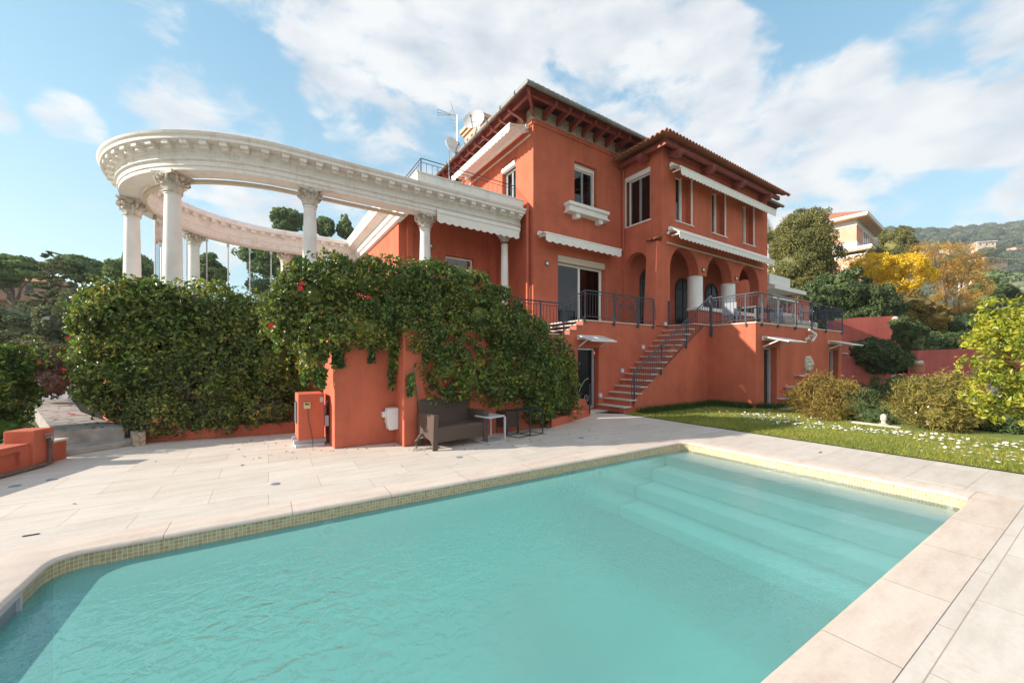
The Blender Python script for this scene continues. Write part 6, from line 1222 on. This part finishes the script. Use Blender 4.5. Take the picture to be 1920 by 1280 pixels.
def dirv(u, v): return Vector((FX+(u-CX)/FL*RX, FY+(u-CX)/FL*RY, (HY-v)/FL)).normalized()
acc = None
for u, v, r_, k in ((700, 80, 150, 1), (850, 80, 170, 1), (1000, 90, 170, 1), (1150, 100, 170, 1), (1290, 110, 130, 1), (700, 220, 120, .8), (620, 190, 70, .75), (1380, 260, 190, .95), (1550, 240, 190, 1), (1700, 240, 170, 1), (1850, 250, 160, 1), (1950, 350, 140, .8), (1620, 350, 170, .8), (1130, 260, 260, .85),
                   (140, 235, 85, .9), (10, 230, 45, .8), (1880, 45, 110, .9), (560, 5, 110, .75), (1450, 400, 120, .7), (450, 400, 260, .62), (700, 420, 200, .6), (1130, -60, 260, .5), (-300, 100, 300, .8), (250, -500, 500, .8), (1800, -300, 250, .7)):
    c = dirv(u, v); e = dirv(u+r_, v); cr = c.dot(e); dp = N(nt, 'ShaderNodeVectorMath', operation='DOT_PRODUCT'); nt.links.new(dv_, dp.inputs[0]); dp.inputs[1].default_value = c
    mr = N(nt, 'ShaderNodeMapRange', interpolation_type='SMOOTHSTEP'); mr.inputs['From Min'].default_value = cr-(1-cr)*.35; mr.inputs['From Max'].default_value = 1-(1-cr)*.12; mr.inputs['To Max'].default_value = k; nt.links.new(dp.outputs['Value'], mr.inputs[0])
    acc = mr.outputs[0] if acc is None else mathn(nt, 'MAXIMUM', acc, mr.outputs[0])
for c, cr in ((Vector((.05, -.95, .35)), .35), (Vector((.75, -.6, .4)), .6), (Vector((-.6, -.7, .5)), .6), (Vector((0, -.5, .87)), .7)):  # added unseen cloud bank behind the camera, bright fill for the shaded facades
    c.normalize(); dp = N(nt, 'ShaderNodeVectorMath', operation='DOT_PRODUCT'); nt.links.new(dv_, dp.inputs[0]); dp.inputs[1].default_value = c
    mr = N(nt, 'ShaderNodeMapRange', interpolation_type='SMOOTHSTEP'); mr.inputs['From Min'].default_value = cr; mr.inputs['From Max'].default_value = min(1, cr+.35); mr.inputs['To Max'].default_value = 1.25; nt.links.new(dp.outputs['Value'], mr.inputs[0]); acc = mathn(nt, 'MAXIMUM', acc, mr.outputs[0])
mp = N(nt, 'ShaderNodeMapping'); mp.inputs['Scale'].default_value = (1, 1, 1.9); nt.links.new(dv_, mp.inputs[0])
n1 = N(nt, 'ShaderNodeTexNoise'); n1.inputs['Scale'].default_value = 6.5; n1.inputs['Detail'].default_value = 12; n1.inputs['Roughness'].default_value = .60; n1.inputs['Distortion'].default_value = .25; nt.links.new(mp.outputs[0], n1.inputs['Vector'])
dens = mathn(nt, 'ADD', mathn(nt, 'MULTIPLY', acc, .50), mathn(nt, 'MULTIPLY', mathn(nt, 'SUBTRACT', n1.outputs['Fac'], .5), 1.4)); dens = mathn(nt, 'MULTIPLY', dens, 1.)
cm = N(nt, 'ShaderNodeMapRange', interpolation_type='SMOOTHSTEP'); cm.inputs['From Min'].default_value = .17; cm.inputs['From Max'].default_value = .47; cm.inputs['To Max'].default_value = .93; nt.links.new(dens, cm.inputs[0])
n2 = N(nt, 'ShaderNodeTexNoise'); n2.inputs['Scale'].default_value = 7; n2.inputs['Detail'].default_value = 6; mp2 = N(nt, 'ShaderNodeMapping'); mp2.inputs['Scale'].default_value = (1, 1, 2.2); mp2.inputs['Location'].default_value = (.3, .1, .13); nt.links.new(dv_, mp2.inputs[0]); nt.links.new(mp2.outputs[0], n2.inputs['Vector'])
cc = ramp(nt, [(.3, (5.1, 5.6, 6.5)), (.5, (7.2, 7.5, 8.1)), (.68, (9.2, 9.2, 9.3))]); nt.links.new(n2.outputs['Fac'], cc.inputs[0])
# ColorRamp clamps nothing above 1 in linear data, so scale afterwards
cc2 = ramp(nt, [(.3, (.66, .71, .78)), (.45, (.82, .85, .90)), (.6, (1., 1., 1.))]); nt.links.new(n2.outputs['Fac'], cc2.inputs[0]); vm = N(nt, 'ShaderNodeVectorMath', operation='SCALE'); vm.inputs['Scale'].default_value = 2.15; nt.links.new(cc2.outputs[0], vm.inputs[0])
sz = N(nt, 'ShaderNodeSeparateXYZ'); nt.links.new(dv_, sz.inputs[0])
grad = ramp(nt, [(0., (.62, .80, .92)), (.12, (.55, .78, .93)), (.35, (.38, .67, .88)), (.62, (.24, .54, .80)), (1., (.10, .33, .66))]); nt.links.new(sz.outputs[2], grad.inputs[0])
gs2 = N(nt, 'ShaderNodeVectorMath', operation='SCALE'); gs2.inputs['Scale'].default_value = 1.98; nt.links.new(grad.outputs[0], gs2.inputs[0])
sk2 = mixc(nt, mixc(nt, sky.outputs[0], (.66, .80, .70), 1., 'MULTIPLY'), gs2.outputs[0], .72)
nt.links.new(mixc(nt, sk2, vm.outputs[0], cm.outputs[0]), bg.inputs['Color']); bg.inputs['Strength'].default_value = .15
sun = bpy.data.lights.new('sun', 'SUN'); sun.energy = 3.1; sun.angle = R(.55); sun.color = (1, .90, .78); so = bpy.data.objects.new('sun', sun); C.objects.link(so); so.rotation_euler = Ld.to_track_quat('-Z', 'Y').to_euler(); so.location = (-20, 20, 30)
cam = bpy.data.cameras.new('camera'); co = bpy.data.objects.new('camera', cam); C.objects.link(co); S.camera = co
cam.sensor_width = 36; cam.lens = FL/1920*36; cam.shift_y = (HY-640)/1920; cam.clip_end = 6000; cam.clip_start = .05
co.location = (0, 0, EYE); co.rotation_euler = (R(90), 0, TH-R(90))
S.view_settings.view_transform = 'Standard'; S.view_settings.look = 'None'; S.view_settings.exposure = 1.62; S.view_settings.gamma = 1
S.cycles.max_bounces = 8; S.cycles.transparent_max_bounces = 16; S.cycles.volume_bounces = 0
